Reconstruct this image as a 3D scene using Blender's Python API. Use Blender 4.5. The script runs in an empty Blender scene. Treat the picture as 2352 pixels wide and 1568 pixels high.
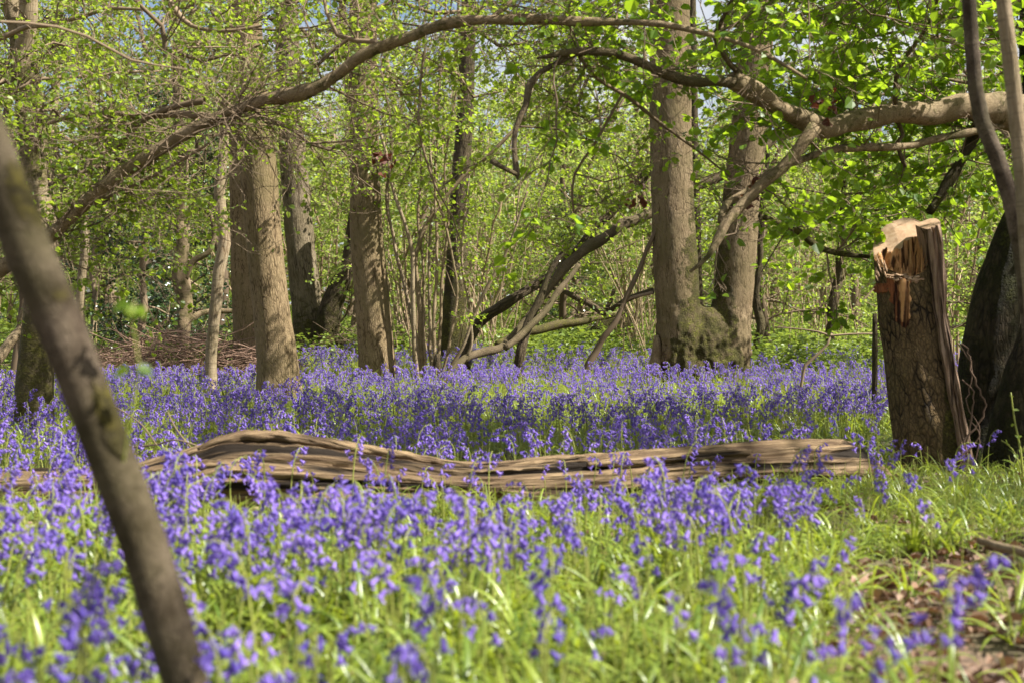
import bpy, math, random
import numpy as np
from mathutils import Vector, Matrix, Euler, noise as mnoise
R = math.radians
random.seed(7)
rng = np.random.default_rng(7)
scene = bpy.context.scene
COL = scene.collection

# ---------------------------------------------------------------- camera
FPX = 3267.0            # focal length in pixels of a 2352 px wide picture
CAMZ = 0.85
PITCH = math.atan((784 - 757) / FPX)
cd = bpy.data.cameras.new('camera'); cam = bpy.data.objects.new('camera', cd); COL.objects.link(cam)
cam.location = (0, 0, CAMZ); cam.rotation_euler = (math.pi / 2 - PITCH, 0, 0)
cd.sensor_width = 36; cd.lens = 50; cd.clip_end = 600; cd.clip_start = 0.05
cd.dof.use_dof = True; cd.dof.focus_distance = 13.5; cd.dof.aperture_fstop = 3.3
scene.camera = cam

# ---------------------------------------------------------------- sky, sun, exposure
SUN = Vector((0.65, -0.17, 0.74)).normalized()
w = bpy.data.worlds.new('World'); scene.world = w; w.use_nodes = True
nt = w.node_tree; sky = nt.nodes.new('ShaderNodeTexSky'); sky.sky_type = 'NISHITA'; sky.sun_disc = False
sky.sun_elevation = math.asin(SUN.z); sky.sun_rotation = math.atan2(SUN.x, SUN.y)
sky.air_density = 1.0; sky.dust_density = 2.5
bgn = nt.nodes['Background']; bgn.inputs['Strength'].default_value = 0.06
_tc = nt.nodes.new('ShaderNodeTexCoord'); _cn = nt.nodes.new('ShaderNodeTexNoise'); _cn.inputs['Scale'].default_value = 5.0; _cn.inputs['Detail'].default_value = 6.0
_mp = nt.nodes.new('ShaderNodeMapping'); _mp.inputs['Scale'].default_value = (1, 1, 2.2)
_cr = nt.nodes.new('ShaderNodeValToRGB'); _cr.color_ramp.elements[0].position = 0.42; _cr.color_ramp.elements[1].position = 0.58
_mx = nt.nodes.new('ShaderNodeMix'); _mx.data_type = 'RGBA'; _mx.inputs[7].default_value = (5.5, 5.6, 5.8, 1)
nt.links.new(_tc.outputs['Generated'], _mp.inputs[0]); nt.links.new(_mp.outputs[0], _cn.inputs['Vector']); nt.links.new(_cn.outputs[0], _cr.inputs[0])
nt.links.new(_cr.outputs[0], _mx.inputs[0]); nt.links.new(sky.outputs[0], _mx.inputs[6]); nt.links.new(_mx.outputs[2], bgn.inputs['Color'])
sl = bpy.data.lights.new('sun', 'SUN'); sl.energy = 5.0; sl.angle = R(0.55); sl.color = (1.0, 0.955, 0.87)
so = bpy.data.objects.new('sun', sl); COL.objects.link(so); so.rotation_euler = SUN.to_track_quat('Z', 'Y').to_euler()
so.location = (20, -8, 30)
scene.view_settings.view_transform = 'Standard'; scene.view_settings.look = 'None'
scene.view_settings.exposure = 1.42; scene.view_settings.gamma = 1
cy = scene.cycles
cy.max_bounces = 6; cy.diffuse_bounces = 2; cy.glossy_bounces = 1; cy.transmission_bounces = 4; cy.transparent_max_bounces = 4
cy.caustics_reflective = False; cy.caustics_refractive = False
cy.use_adaptive_sampling = True; cy.adaptive_threshold = 0.015
cy.use_denoising = True; cy.sample_clamp_indirect = 6

# ---------------------------------------------------------------- picture <-> place
def ray(px, py):
    u, v = (px - 1176) / FPX, (784 - py) / FPX
    return Vector((u, math.cos(PITCH) + v * math.sin(PITCH), -math.sin(PITCH) + v * math.cos(PITCH)))
def P(px, py, d):
    r = ray(px, py); return Vector((0, 0, CAMZ)) + r * (d / r.y)
def ground(x, y):
    t = np.maximum(0, np.asarray(y, float) - 9.0)
    z = 0.022 * t * t / (t + 3.0)
    z = np.where(t > 45, 0.022 * 45 * 45 / 48 + 0.004 * (t - 45), z)
    return z + 0.02 * np.sin(x * 1.3 + 0.7) * np.sin(y * 0.9) + 0.012 * np.sin(x * 3.1 + y * 2.3)
def G(px, py):
    """ground point under a pixel"""
    d = 3.0
    while d < 70:
        p = P(px, py, d)
        if p.z <= float(ground(p.x, p.y)): break
        d += 0.03
    return P(px, py, d)
def gz(x, y): return float(ground(x, y))

# ---------------------------------------------------------------- materials
def nodes(name):
    m = bpy.data.materials.new(name); m.use_nodes = True; t = m.node_tree
    for n in list(t.nodes): t.nodes.remove(n)
    out = t.nodes.new('ShaderNodeOutputMaterial')
    return m, t, out
def N(t, kind, **kw):
    n = t.nodes.new(kind)
    for k, v in kw.items():
        if k.startswith('i_'):
            key = k[2:]
            key = int(key) if key.isdigit() else key.replace('_', ' ')
            s = n.inputs[key]
            if isinstance(v, bpy.types.NodeSocket): t.links.new(v, s)
            else: s.default_value = v
        else: setattr(n, k, v)
    return n
def c4(c): return (c[0], c[1], c[2], 1)
def ramp(t, fac, stops):
    n = t.nodes.new('ShaderNodeValToRGB'); t.links.new(fac, n.inputs[0])
    e = n.color_ramp.elements
    while len(e) < len(stops): e.new(0.5)
    for i, (p, c) in enumerate(stops): e[i].position = p; e[i].color = c4(c) if hasattr(c, '__len__') else (c, c, c, 1)
    return n.outputs[0]
def mixc(t, fac, a, b, blend='MIX'):
    n = t.nodes.new('ShaderNodeMix'); n.data_type = 'RGBA'; n.blend_type = blend
    for s, v in ((n.inputs[0], fac), (n.inputs[6], a), (n.inputs[7], b)):
        if isinstance(v, bpy.types.NodeSocket): t.links.new(v, s)
        else: s.default_value = c4(v) if hasattr(v, '__len__') else v
    return n.outputs[2]
def math_(t, op, a, b=0.0, c=0.0):
    n = t.nodes.new('ShaderNodeMath'); n.operation = op
    for s, v in zip(n.inputs, (a, b, c)):
        if isinstance(v, bpy.types.NodeSocket): t.links.new(v, s)
        else: s.default_value = v
    return n.outputs[0]

def bark_mat(name, base, dark, light, scale=28, stretch=0.22, depth=0.6, crack=0.16, moss=(0.095, 0.088, 0.016), patch=3.0, bands=0.0, rough=0.85):
    m, t, out = nodes(name)
    base, dark, light = [(c[0] * .78, c[1] * .755, c[2] * .66) for c in (base, dark, light)]
    at = N(t, 'ShaderNodeAttribute', attribute_name='bk')
    sc = N(t, 'ShaderNodeVectorMath', operation='MULTIPLY', i_0=at.outputs['Vector'], i_1=(1, 1, stretch))
    ns = N(t, 'ShaderNodeTexNoise', i_Vector=sc.outputs[0], i_Scale=scale * 0.7, i_Detail=3.0)
    dis = N(t, 'ShaderNodeVectorMath', operation='SCALE', i_0=ns.outputs['Color'], i_Scale=0.9 / scale)
    add = N(t, 'ShaderNodeVectorMath', operation='ADD', i_0=sc.outputs[0], i_1=dis.outputs[0])
    vo = N(t, 'ShaderNodeTexVoronoi', feature='DISTANCE_TO_EDGE', i_Vector=add.outputs[0], i_Scale=scale)
    vo2 = N(t, 'ShaderNodeTexVoronoi', feature='DISTANCE_TO_EDGE', i_Vector=add.outputs[0], i_Scale=scale * 2.3)
    wob = N(t, 'ShaderNodeTexNoise', i_Vector=sc.outputs[0], i_Scale=scale * 0.45, i_Detail=2.0)
    dv = math_(t, 'ADD', vo.outputs['Distance'], math_(t, 'MULTIPLY', math_(t, 'SUBTRACT', wob.outputs[0], 0.42), crack * 3.2))
    dv = math_(t, 'MINIMUM', dv, math_(t, 'ADD', math_(t, 'MULTIPLY', vo2.outputs['Distance'], 1.2), crack * 0.45))
    fis = ramp(t, dv, [(0.0, 0.0), (crack, 0.75), (crack * 2.6, 1.0)])
    big = N(t, 'ShaderNodeTexNoise', i_Vector=at.outputs['Vector'], i_Scale=patch, i_Detail=5.0, i_Roughness=0.62)
    fine = N(t, 'ShaderNodeTexNoise', i_Vector=sc.outputs[0], i_Scale=scale * 4, i_Detail=4.0, i_Roughness=0.7)
    col = mixc(t, ramp(t, big.outputs[0], [(0.38, 0.0), (0.66, 1.0)]), base, light)
    col = mixc(t, ramp(t, fine.outputs[0], [(0.3, 0.0), (0.7, 0.5)]), col, tuple(0.55 * c for c in base))
    col = mixc(t, math_(t, 'MULTIPLY', fis, 1.0), dark, col)
    hgt = math_(t, 'ADD', math_(t, 'MULTIPLY', fis, 1.0), math_(t, 'MULTIPLY', fine.outputs[0], 0.5))
    alg = N(t, 'ShaderNodeTexNoise', i_Vector=at.outputs['Vector'], i_Scale=1.7, i_Detail=6.0, i_Roughness=0.65)
    col = mixc(t, ramp(t, alg.outputs[0], [(0.44, 0.0), (0.64, 0.65)]), col, mixc(t, 0.5, (0.085, 0.082, 0.022), tuple(0.6 * c for c in base)))
    if bands:
        bs = N(t, 'ShaderNodeVectorMath', operation='MULTIPLY', i_0=at.outputs['Vector'], i_1=(0.6, 0.6, 7.0))
        bn = N(t, 'ShaderNodeTexNoise', i_Vector=bs.outputs[0], i_Scale=14.0, i_Detail=3.0)
        bf = ramp(t, bn.outputs[0], [(0.55, 0.0), (0.66, bands)])
        col = mixc(t, bf, col, tuple(0.35 * c for c in base))
    # moss grows where the trunk's own 'moss' amount says so, broken up by noise
    ma = N(t, 'ShaderNodeAttribute', attribute_name='moss')
    mn = N(t, 'ShaderNodeTexNoise', i_Vector=at.outputs['Vector'], i_Scale=9.0, i_Detail=8.0, i_Roughness=0.7)
    mf = ramp(t, math_(t, 'ADD', math_(t, 'MULTIPLY', mn.outputs[0], 1.3), math_(t, 'SUBTRACT', ma.outputs['Fac'], 1.12)), [(0.0, 0.0), (0.16, 0.92)])
    mf2 = N(t, 'ShaderNodeTexNoise', i_Vector=at.outputs['Vector'], i_Scale=60.0, i_Detail=4.0)
    mcol = mixc(t, ramp(t, mf2.outputs[0], [(0.36, 0.0), (0.64, 1.0)]), tuple(0.35 * c for c in moss), tuple(1.45 * c for c in moss))
    mn3 = N(t, 'ShaderNodeTexNoise', i_Vector=at.outputs['Vector'], i_Scale=11.0, i_Detail=8.0, i_Roughness=0.75)
    mcol = mixc(t, ramp(t, mn3.outputs[0], [(0.44, 0.0), (0.58, 0.85)]), mcol, tuple(0.34 * c for c in base))
    mn5 = N(t, 'ShaderNodeTexNoise', i_Vector=at.outputs['Vector'], i_Scale=4.5, i_Detail=7.0, i_Roughness=0.7)
    mcol = mixc(t, ramp(t, mn5.outputs[0], [(0.43, 0.0), (0.60, 0.8)]), mcol, tuple(0.35 * c for c in moss))
    col = mixc(t, mf, col, mcol)
    hgt = math_(t, 'ADD', hgt, math_(t, 'MULTIPLY', math_(t, 'MULTIPLY', mf, mf2.outputs[0]), 3.0))
    bp = N(t, 'ShaderNodeBump', i_Strength=depth, i_Distance=0.35 / scale, i_Height=hgt)
    b = N(t, 'ShaderNodeBsdfPrincipled', i_Base_Color=col, i_Roughness=rough, i_Normal=bp.outputs[0])
    b.inputs['Specular IOR Level'].default_value = 0.2
    t.links.new(b.outputs[0], out.inputs[0]); return m

def leaf_mat(name, c1, c2, tr, trans=0.45, rough=0.42, spec=0.4, var=0.25):
    m, t, out = nodes(name)
    at = N(t, 'ShaderNodeAttribute', attribute_name='rnd'); oi = N(t, 'ShaderNodeObjectInfo')
    f = math_(t, 'ADD', math_(t, 'MULTIPLY', at.outputs['Fac'], 1 - var), math_(t, 'MULTIPLY', oi.outputs['Random'], var))
    col = mixc(t, f, c1, c2)
    tcol = mixc(t, f, tuple(0.75 * c for c in tr), tuple(1.2 * c for c in tr))
    b = N(t, 'ShaderNodeBsdfPrincipled', i_Base_Color=col, i_Roughness=rough)
    b.inputs['Specular IOR Level'].default_value = spec
    tb = N(t, 'ShaderNodeBsdfTranslucent', i_Color=tcol)
    mx = N(t, 'ShaderNodeMixShader', i_0=trans, i_1=b.outputs[0], i_2=tb.outputs[0])
    t.links.new(mx.outputs[0], out.inputs[0]); return m

M = {}
M['ash'] = bark_mat('lime_bark', (0.36, 0.27, 0.165), (0.095, 0.064, 0.035), (0.47, 0.36, 0.24), scale=54, stretch=0.17, depth=0.8, crack=0.17)
M['mossy'] = bark_mat('mossy_lime_bark', (0.36, 0.27, 0.175), (0.085, 0.057, 0.032), (0.48, 0.375, 0.26), scale=50, stretch=0.17, depth=1.0, crack=0.17, moss=(0.078, 0.078, 0.010))
M['rough'] = bark_mat('oak_bark', (0.34, 0.275, 0.20), (0.06, 0.044, 0.03), (0.44, 0.37, 0.28), scale=34, stretch=0.13, depth=1.0, crack=0.2)
M['dark'] = bark_mat('dark_bark', (0.125, 0.095, 0.062), (0.030, 0.021, 0.013), (0.18, 0.14, 0.095), scale=30, stretch=0.2, depth=1.0, crack=0.2)
M['stump'] = bark_mat('plated_bark', (0.215, 0.145, 0.075), (0.018, 0.012, 0.007), (0.32, 0.23, 0.13), scale=28, stretch=0.42, depth=1.0, crack=0.13)
M['pale'] = bark_mat('pale_bark', (0.36, 0.28, 0.20), (0.20, 0.14, 0.09), (0.50, 0.42, 0.32), scale=30, stretch=0.1, depth=0.3, crack=0.05, bands=0.6, patch=7)
M['limb'] = bark_mat('dark_limb_bark', (0.15, 0.115, 0.075), (0.06, 0.042, 0.027), (0.24, 0.19, 0.13), scale=60, stretch=0.4, depth=0.6, crack=0.1, patch=7)  # hazel bark in a darker brown
M['shade'] = bark_mat('shaded_furrowed_mossy_bark', (0.075, 0.058, 0.036), (0.012, 0.009, 0.006), (0.11, 0.085, 0.055), scale=22, stretch=0.2, depth=1.0, crack=0.22, moss=(0.06, 0.062, 0.012))  # furrowed mossy bark, its colour darkened to paint in the big trunk's shade
M['hazel'] = bark_mat('hazel_bark', (0.33, 0.25, 0.165), (0.12, 0.082, 0.05), (0.54, 0.43, 0.31), scale=75, stretch=0.5, depth=0.5, crack=0.08, patch=9, bands=0.4)
M['near'] = bark_mat('smooth_mottled_bark', (0.055, 0.038, 0.026), (0.03, 0.02, 0.013), (0.25, 0.20, 0.16), scale=60, stretch=0.8, depth=0.5, crack=0.06, patch=11, moss=(0.070, 0.058, 0.009))

def wood_mat(name, c1, c2, c3, depth=0.8, sx=40, sz=1.2, cracks=True):
    m, t, out = nodes(name)
    at = N(t, 'ShaderNodeAttribute', attribute_name='bk')
    sc = N(t, 'ShaderNodeVectorMath', operation='MULTIPLY', i_0=at.outputs['Vector'], i_1=(1, 1, sz / sx * 2))
    a = N(t, 'ShaderNodeTexNoise', i_Vector=sc.outputs[0], i_Scale=sx, i_Detail=6.0, i_Roughness=0.65, i_Distortion=0.4)
    b_ = N(t, 'ShaderNodeTexNoise', i_Vector=at.outputs['Vector'], i_Scale=4.0, i_Detail=5.0, i_Roughness=0.6)
    g = N(t, 'ShaderNodeTexNoise', i_Vector=sc.outputs[0], i_Scale=sx * 0.35, i_Detail=3.0, i_Distortion=0.6)
    col = mixc(t, ramp(t, a.outputs[0], [(0.38, 0.0), (0.58, 1.0)]), c2, c1)
    col = mixc(t, ramp(t, b_.outputs[0], [(0.42, 0.0), (0.68, 0.8)]), col, c3)
    ck = ramp(t, g.outputs[0], [(0.39, 0.0), (0.47, 1.0)])
    if cracks: col = mixc(t, ck, tuple(0.18 * c for c in c2), col)
    h = math_(t, 'ADD', math_(t, 'MULTIPLY', ck, 0.8 if cracks else 0.0), a.outputs[0])
    bp = N(t, 'ShaderNodeBump', i_Strength=depth, i_Distance=0.02, i_Height=h)
    b = N(t, 'ShaderNodeBsdfPrincipled', i_Base_Color=col, i_Roughness=0.8, i_Normal=bp.outputs[0])
    b.inputs['Specular IOR Level'].default_value = 0.2
    t.links.new(b.outputs[0], out.inputs[0]); return m
M['log'] = wood_mat('weathered_log_wood', (0.27, 0.19, 0.105), (0.07, 0.043, 0.022), (0.13, 0.083, 0.048), depth=1.0, sx=46)
M['split'] = wood_mat('split_grey_wood', (0.36, 0.25, 0.17), (0.19, 0.115, 0.07), (0.28, 0.20, 0.15), sx=55)
M['cut'] = wood_mat('sawn_wood', (0.44, 0.31, 0.20), (0.34, 0.22, 0.13), (0.40, 0.25, 0.15), depth=0.15, sx=30, sz=15, cracks=False)
M['inner'] = wood_mat('reddish_inner_bark', (0.30, 0.11, 0.045), (0.14, 0.045, 0.02), (0.22, 0.08, 0.03), depth=0.8, sx=60)
M['fresh'] = wood_mat('torn_orange_wood', (0.60, 0.34, 0.15), (0.36, 0.15, 0.05), (0.52, 0.27, 0.10), depth=0.8, sx=60)
M['leaf_hazel'] = leaf_mat('hazel_leaf', (0.055, 0.135, 0.018), (0.20, 0.28, 0.018), (0.39, 0.57, 0.025), trans=0.55)
M['leaf_mid'] = leaf_mat('hawthorn_leaf', (0.05, 0.11, 0.020), (0.225, 0.285, 0.026), (0.43, 0.57, 0.038), trans=0.5)
M['leaf_far'] = leaf_mat('woodland_leaf', (0.06, 0.125, 0.035), (0.28, 0.335, 0.065), (0.48, 0.61, 0.09), trans=0.5, var=0.45)
M['leaf_holly'] = leaf_mat('holly_leaf', (0.030, 0.068, 0.020), (0.075, 0.125, 0.040), (0.07, 0.13, 0.02), trans=0.15, rough=0.25, spec=0.7)
M['leaf_dead'] = leaf_mat('dead_leaf', (0.09, 0.048, 0.028), (0.30, 0.185, 0.115), (0.25, 0.12, 0.05), trans=0.15, rough=0.6)
M['dead_red'] = leaf_mat('withered_leaf', (0.075, 0.022, 0.014), (0.14, 0.05, 0.03), (0.2, 0.05, 0.02), trans=0.25, rough=0.6)
M['petal'] = leaf_mat('bluebell_petal', (0.075, 0.052, 0.34), (0.36, 0.235, 0.71), (0.28, 0.17, 0.68), trans=0.34, rough=0.45, spec=0.3, var=0.6)
M['stem'] = leaf_mat('bluebell_stem', (0.24, 0.28, 0.06), (0.38, 0.39, 0.10), (0.46, 0.48, 0.10), trans=0.3, rough=0.4, var=0.6)
M['strap'] = leaf_mat('strap_leaf', (0.055, 0.115, 0.014), (0.30, 0.37, 0.045), (0.50, 0.60, 0.045), trans=0.34, rough=0.36, spec=0.7, var=0.6)
M['nettle'] = leaf_mat('undergrowth_leaf', (0.12, 0.18, 0.03), (0.22, 0.29, 0.05), (0.36, 0.46, 0.06), trans=0.4, var=0.4)
M['twig'] = leaf_mat('twig_bark', (0.085, 0.06, 0.038), (0.25, 0.185, 0.12), (0, 0, 0), trans=0.0, rough=0.8, spec=0.15)
M['cane'] = leaf_mat('cane_bark', (0.24, 0.17, 0.10), (0.40, 0.31, 0.20), (0, 0, 0), trans=0.0, rough=0.8, spec=0.15)
M['limbtwig'] = leaf_mat('dead_root', (0.07, 0.045, 0.03), (0.15, 0.10, 0.07), (0, 0, 0), trans=0.0, rough=0.8, spec=0.15)
M['brush'] = leaf_mat('brushwood', (0.12, 0.07, 0.05), (0.38, 0.25, 0.18), (0, 0, 0), trans=0.0, rough=0.8, spec=0.15)

def soil():
    m, t, out = nodes('woodland_soil')
    tc = N(t, 'ShaderNodeTexCoord')
    a = N(t, 'ShaderNodeTexNoise', i_Vector=tc.outputs['Object'], i_Scale=0.8, i_Detail=6.0)
    b_ = N(t, 'ShaderNodeTexVoronoi', i_Vector=tc.outputs['Object'], i_Scale=26.0)
    c = N(t, 'ShaderNodeTexNoise', i_Vector=tc.outputs['Object'], i_Scale=40.0, i_Detail=5.0)
    col = mixc(t, ramp(t, b_.outputs['Color'], [(0.2, 0.0), (0.8, 1.0)]), (0.05, 0.03, 0.018), (0.16, 0.10, 0.06))
    col = mixc(t, ramp(t, a.outputs[0], [(0.45, 0.0), (0.62, 0.6)]), col, (0.06, 0.085, 0.02))
    bp = N(t, 'ShaderNodeBump', i_Strength=0.8, i_Distance=0.02, i_Height=c.outputs[0])
    b = N(t, 'ShaderNodeBsdfPrincipled', i_Base_Color=col, i_Roughness=0.9, i_Normal=bp.outputs[0])
    t.links.new(b.outputs[0], out.inputs[0]); return m
M['soil'] = soil()

# ---------------------------------------------------------------- mesh helpers
def mesh(name, V, F, mats, smooth=True, attrs=None, midx=None):
    """V (n,3); F list of int arrays (k,3) or (k,4)"""
    V = np.asarray(V, np.float32); me = bpy.data.meshes.new(name)
    F = [np.asarray(f, np.int32) for f in F if len(f)]
    me.vertices.add(len(V)); me.vertices.foreach_set('co', V.ravel())
    tot = sum(f.size for f in F); me.loops.add(tot); me.loops.foreach_set('vertex_index', np.concatenate([f.ravel() for f in F]))
    npoly = sum(len(f) for f in F); me.polygons.add(npoly)
    sizes = np.concatenate([np.full(len(f), f.shape[1]) for f in F]).astype(np.int32)
    starts = np.concatenate([[0], np.cumsum(sizes)[:-1]]).astype(np.int32)
    me.polygons.foreach_set('loop_start', starts); me.polygons.foreach_set('loop_total', sizes)
    me.polygons.foreach_set('use_smooth', np.full(npoly, smooth))
    for mt in mats: me.materials.append(mt)
    if midx is not None: me.polygons.foreach_set('material_index', np.asarray(midx, np.int32))
    me.update(calc_edges=True)
    for k, a in (attrs or {}).items():
        a = np.asarray(a, np.float32)
        if a.ndim == 2:
            at = me.attributes.new(k, 'FLOAT_VECTOR', 'POINT'); at.data.foreach_set('vector', a.ravel())
        else:
            at = me.attributes.new(k, 'FLOAT', 'POINT'); at.data.foreach_set('value', a)
    return me
def link(name, data, parent=None, loc=None):
    o = bpy.data.objects.new(name, data); COL.objects.link(o)
    if parent is not None: o.parent = parent
    if loc is not None: o.location = loc
    return o
def thing(name, label, cat, loc=(0, 0, 0), group=None, kind=None, data=None):
    o = link(name, data, None, loc)
    return tag(o, label, cat, group, kind)
def tag(o, label, cat, group=None, kind=None):
    if label: o['label'] = label
    if cat: o['category'] = cat
    if group: o['group'] = group
    if kind: o['kind'] = kind
    return o
def snoise(p, f, seed=0):
    """cheap smooth noise in -1..1 on (n,3) points"""
    r = np.random.default_rng(seed + 100); o = np.zeros(len(p))
    for i in range(6):
        k = r.normal(size=3); k /= np.linalg.norm(k); k *= f * r.uniform(0.6, 1.7)
        o += np.sin(p @ k + r.uniform(0, 6.28))
    return o / 3.0

def smooth_line(pts, rad, step):
    pts = [np.array(p, float) for p in pts]; out = []; orad = []
    n = len(pts)
    for i in range(n - 1):
        p0 = pts[max(i - 1, 0)]; p1 = pts[i]; p2 = pts[i + 1]; p3 = pts[min(i + 2, n - 1)]
        k = max(1, int(np.linalg.norm(p2 - p1) / step))
        for j in range(k):
            t = j / k
            q = 0.5 * ((2 * p1) + (-p0 + p2) * t + (2 * p0 - 5 * p1 + 4 * p2 - p3) * t * t + (-p0 + 3 * p1 - 3 * p2 + p3) * t ** 3)
            out.append(q); s = t * t * (3 - 2 * t); orad.append(rad[i] * (1 - s) + rad[i + 1] * s)
    out.append(pts[-1]); orad.append(rad[-1])
    return np.array(out), np.array(orad)

class Tubes:
    def __init__(s): s.V = []; s.Q = []; s.T = []; s.bk = []; s.rn = []; s.n = 0
    def add(s, pts, rad, sides=8, bump=0.0, bf=6.0, flare=None, closed=True, seed=0, squash=None, rnd=None):
        """pts (n,3) rad (n)"""
        pts = np.asarray(pts, float); rad = np.asarray(rad, float); n = len(pts)
        T = np.gradient(pts, axis=0); T /= np.linalg.norm(T, axis=1)[:, None] + 1e-9
        ref = np.array([0., 1., 0.]) if abs(T[0][1]) < 0.8 else np.array([1., 0., 0.])
        A = np.zeros_like(pts); a = ref - T[0] * (ref @ T[0]); a /= np.linalg.norm(a)
        for i in range(n):
            a = a - T[i] * (a @ T[i]); a /= np.linalg.norm(a) + 1e-9; A[i] = a
        Bv = np.cross(T, A)
        ang = np.linspace(0, 2 * np.pi, sides, endpoint=False)
        ca, sa = np.cos(ang), np.sin(ang)
        L = np.concatenate([[0], np.cumsum(np.linalg.norm(np.diff(pts, axis=0), axis=1))])
        rr = np.repeat(rad[:, None], sides, 1)
        mr = float(rad.mean())
        bk = np.stack([np.repeat((ca * mr)[None], n, 0), np.repeat((sa * mr)[None], n, 0), np.repeat(L[:, None], sides, 1)], -1).reshape(-1, 3)
        if bump:
            q = bk.copy(); q[:, :2] *= 1.0; q[:, 2] *= 0.5
            rr = rr * (1 + bump * snoise(q, bf / max(mr, 0.02) * 0.25, seed).reshape(n, sides) + 0.4 * bump * snoise(q, bf / max(mr, .02), seed + 1).reshape(n, sides))
        if flare:
            k, amp, hh, ph = flare
            rr = rr * (1 + amp * np.maximum(0, np.sin(k * ang + ph))[None] ** 0.8 * np.exp(-L / hh)[:, None])
        X = pts[:, None] + A[:, None] * (rr * ca * (squash or 1))[..., None] + Bv[:, None] * (rr * sa)[..., None]
        s.V.append(X.reshape(-1, 3)); s.bk.append(bk + seed * 0.37)
        i = np.arange(n - 1)[:, None] * sides; j = np.arange(sides)[None]; j2 = (j + 1) % sides
        s.Q.append((np.stack([i + j, i + j2, i + sides + j2, i + sides + j], -1).reshape(-1, 4)) + s.n)
        m = n * sides
        if closed:
            s.V.append(pts[[0, -1]]); s.bk.append(np.array([[0, 0, 0], [0, 0, L[-1]]], float) + seed * 0.37)
            jj = np.arange(sides)
            s.T.append(np.stack([np.full(sides, m), (jj + 1) % sides, jj], -1) + s.n)
            s.T.append(np.stack([np.full(sides, m + 1), (n - 1) * sides + jj, (n - 1) * sides + (jj + 1) % sides], -1) + s.n)
            m += 2
        s.rn.append(np.full(m, rng.random() if rnd is None else rnd)); s.n += m
    def fast(s, pts, rad, sides=3):
        """cheap twig"""
        pts = np.asarray(pts, float); n = len(pts); rad = np.asarray(rad, float)
        T = pts[-1] - pts[0]; T = T / (np.linalg.norm(T) + 1e-9)
        ref = np.array([0, 0, 1.]) if abs(T[2]) < 0.8 else np.array([1., 0, 0])
        a = np.cross(T, ref); a /= np.linalg.norm(a); b = np.cross(T, a)
        ang = np.linspace(0, 2 * np.pi, sides, endpoint=False)
        ring = a[None] * np.cos(ang)[:, None] + b[None] * np.sin(ang)[:, None]
        X = (pts[:, None] + ring[None] * rad[:, None, None]).reshape(-1, 3)
        s.V.append(X); s.bk.append(X); s.rn.append(np.full(len(X), rng.random()))
        i = np.arange(n - 1)[:, None] * sides; j = np.arange(sides)[None]; j2 = (j + 1) % sides
        s.Q.append((np.stack([i + j, i + j2, i + sides + j2, i + sides + j], -1).reshape(-1, 4)) + s.n); s.n += len(X)
    def mesh(s, name, mat, origin=(0, 0, 0), moss=None, smooth=True):
        V = np.concatenate(s.V); bk = np.concatenate(s.bk)
        at = {'bk': bk, 'rnd': np.concatenate(s.rn)}
        if moss is not None: at['moss'] = np.clip(moss(V), 0, 1)
        return mesh(name, V - np.array(origin), [np.concatenate(s.Q)] + ([np.concatenate(s.T)] if s.T else []), [mat], smooth, at)

class Leaves:
    def __init__(s): s.p = []; s.d = []; s.n = []; s.s = []
    def add(s, p, d, n, z): s.p.append(p); s.d.append(d); s.n.append(n); s.s.append(z)
    def mesh(s, name, mat, origin=(0, 0, 0), width=0.42, fold=0.14, r=None):
        p = np.concatenate(s.p); d = np.concatenate(s.d); n = np.concatenate(s.n); z = np.concatenate(s.s)[:, None]
        d = d / (np.linalg.norm(d, axis=1)[:, None] + 1e-9)
        n = n - d * np.sum(n * d, 1)[:, None]; n /= np.linalg.norm(n, axis=1)[:, None] + 1e-9
        b = np.cross(d, n); k = len(p)
        prof = [(0.0, 0.0, 0.0), (0.28, width, fold), (0.72, width * 0.88, fold), (1.0, 0.0, -0.06), (0.72, -width * 0.88, fold), (0.28, -width, fold)]
        V = np.stack([p + d * z * u + b * z * v + n * z * q for u, v, q in prof], 1).reshape(-1, 3)
        base = np.arange(k)[:, None] * 6
        F = np.concatenate([base + np.array([[0, 1, 2, 3]]), base + np.array([[0, 3, 4, 5]])])
        rn = np.repeat(rng.random(k) if r is None else r, 6)
        return mesh(name, V - np.array(origin), [F], [mat], False, {'rnd': rn})
    def count(s): return sum(len(x) for x in s.p)

def rnd3(k=1.0): return rng.normal(size=3) * k
def unit(v): return v / (np.linalg.norm(v) + 1e-9)

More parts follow.
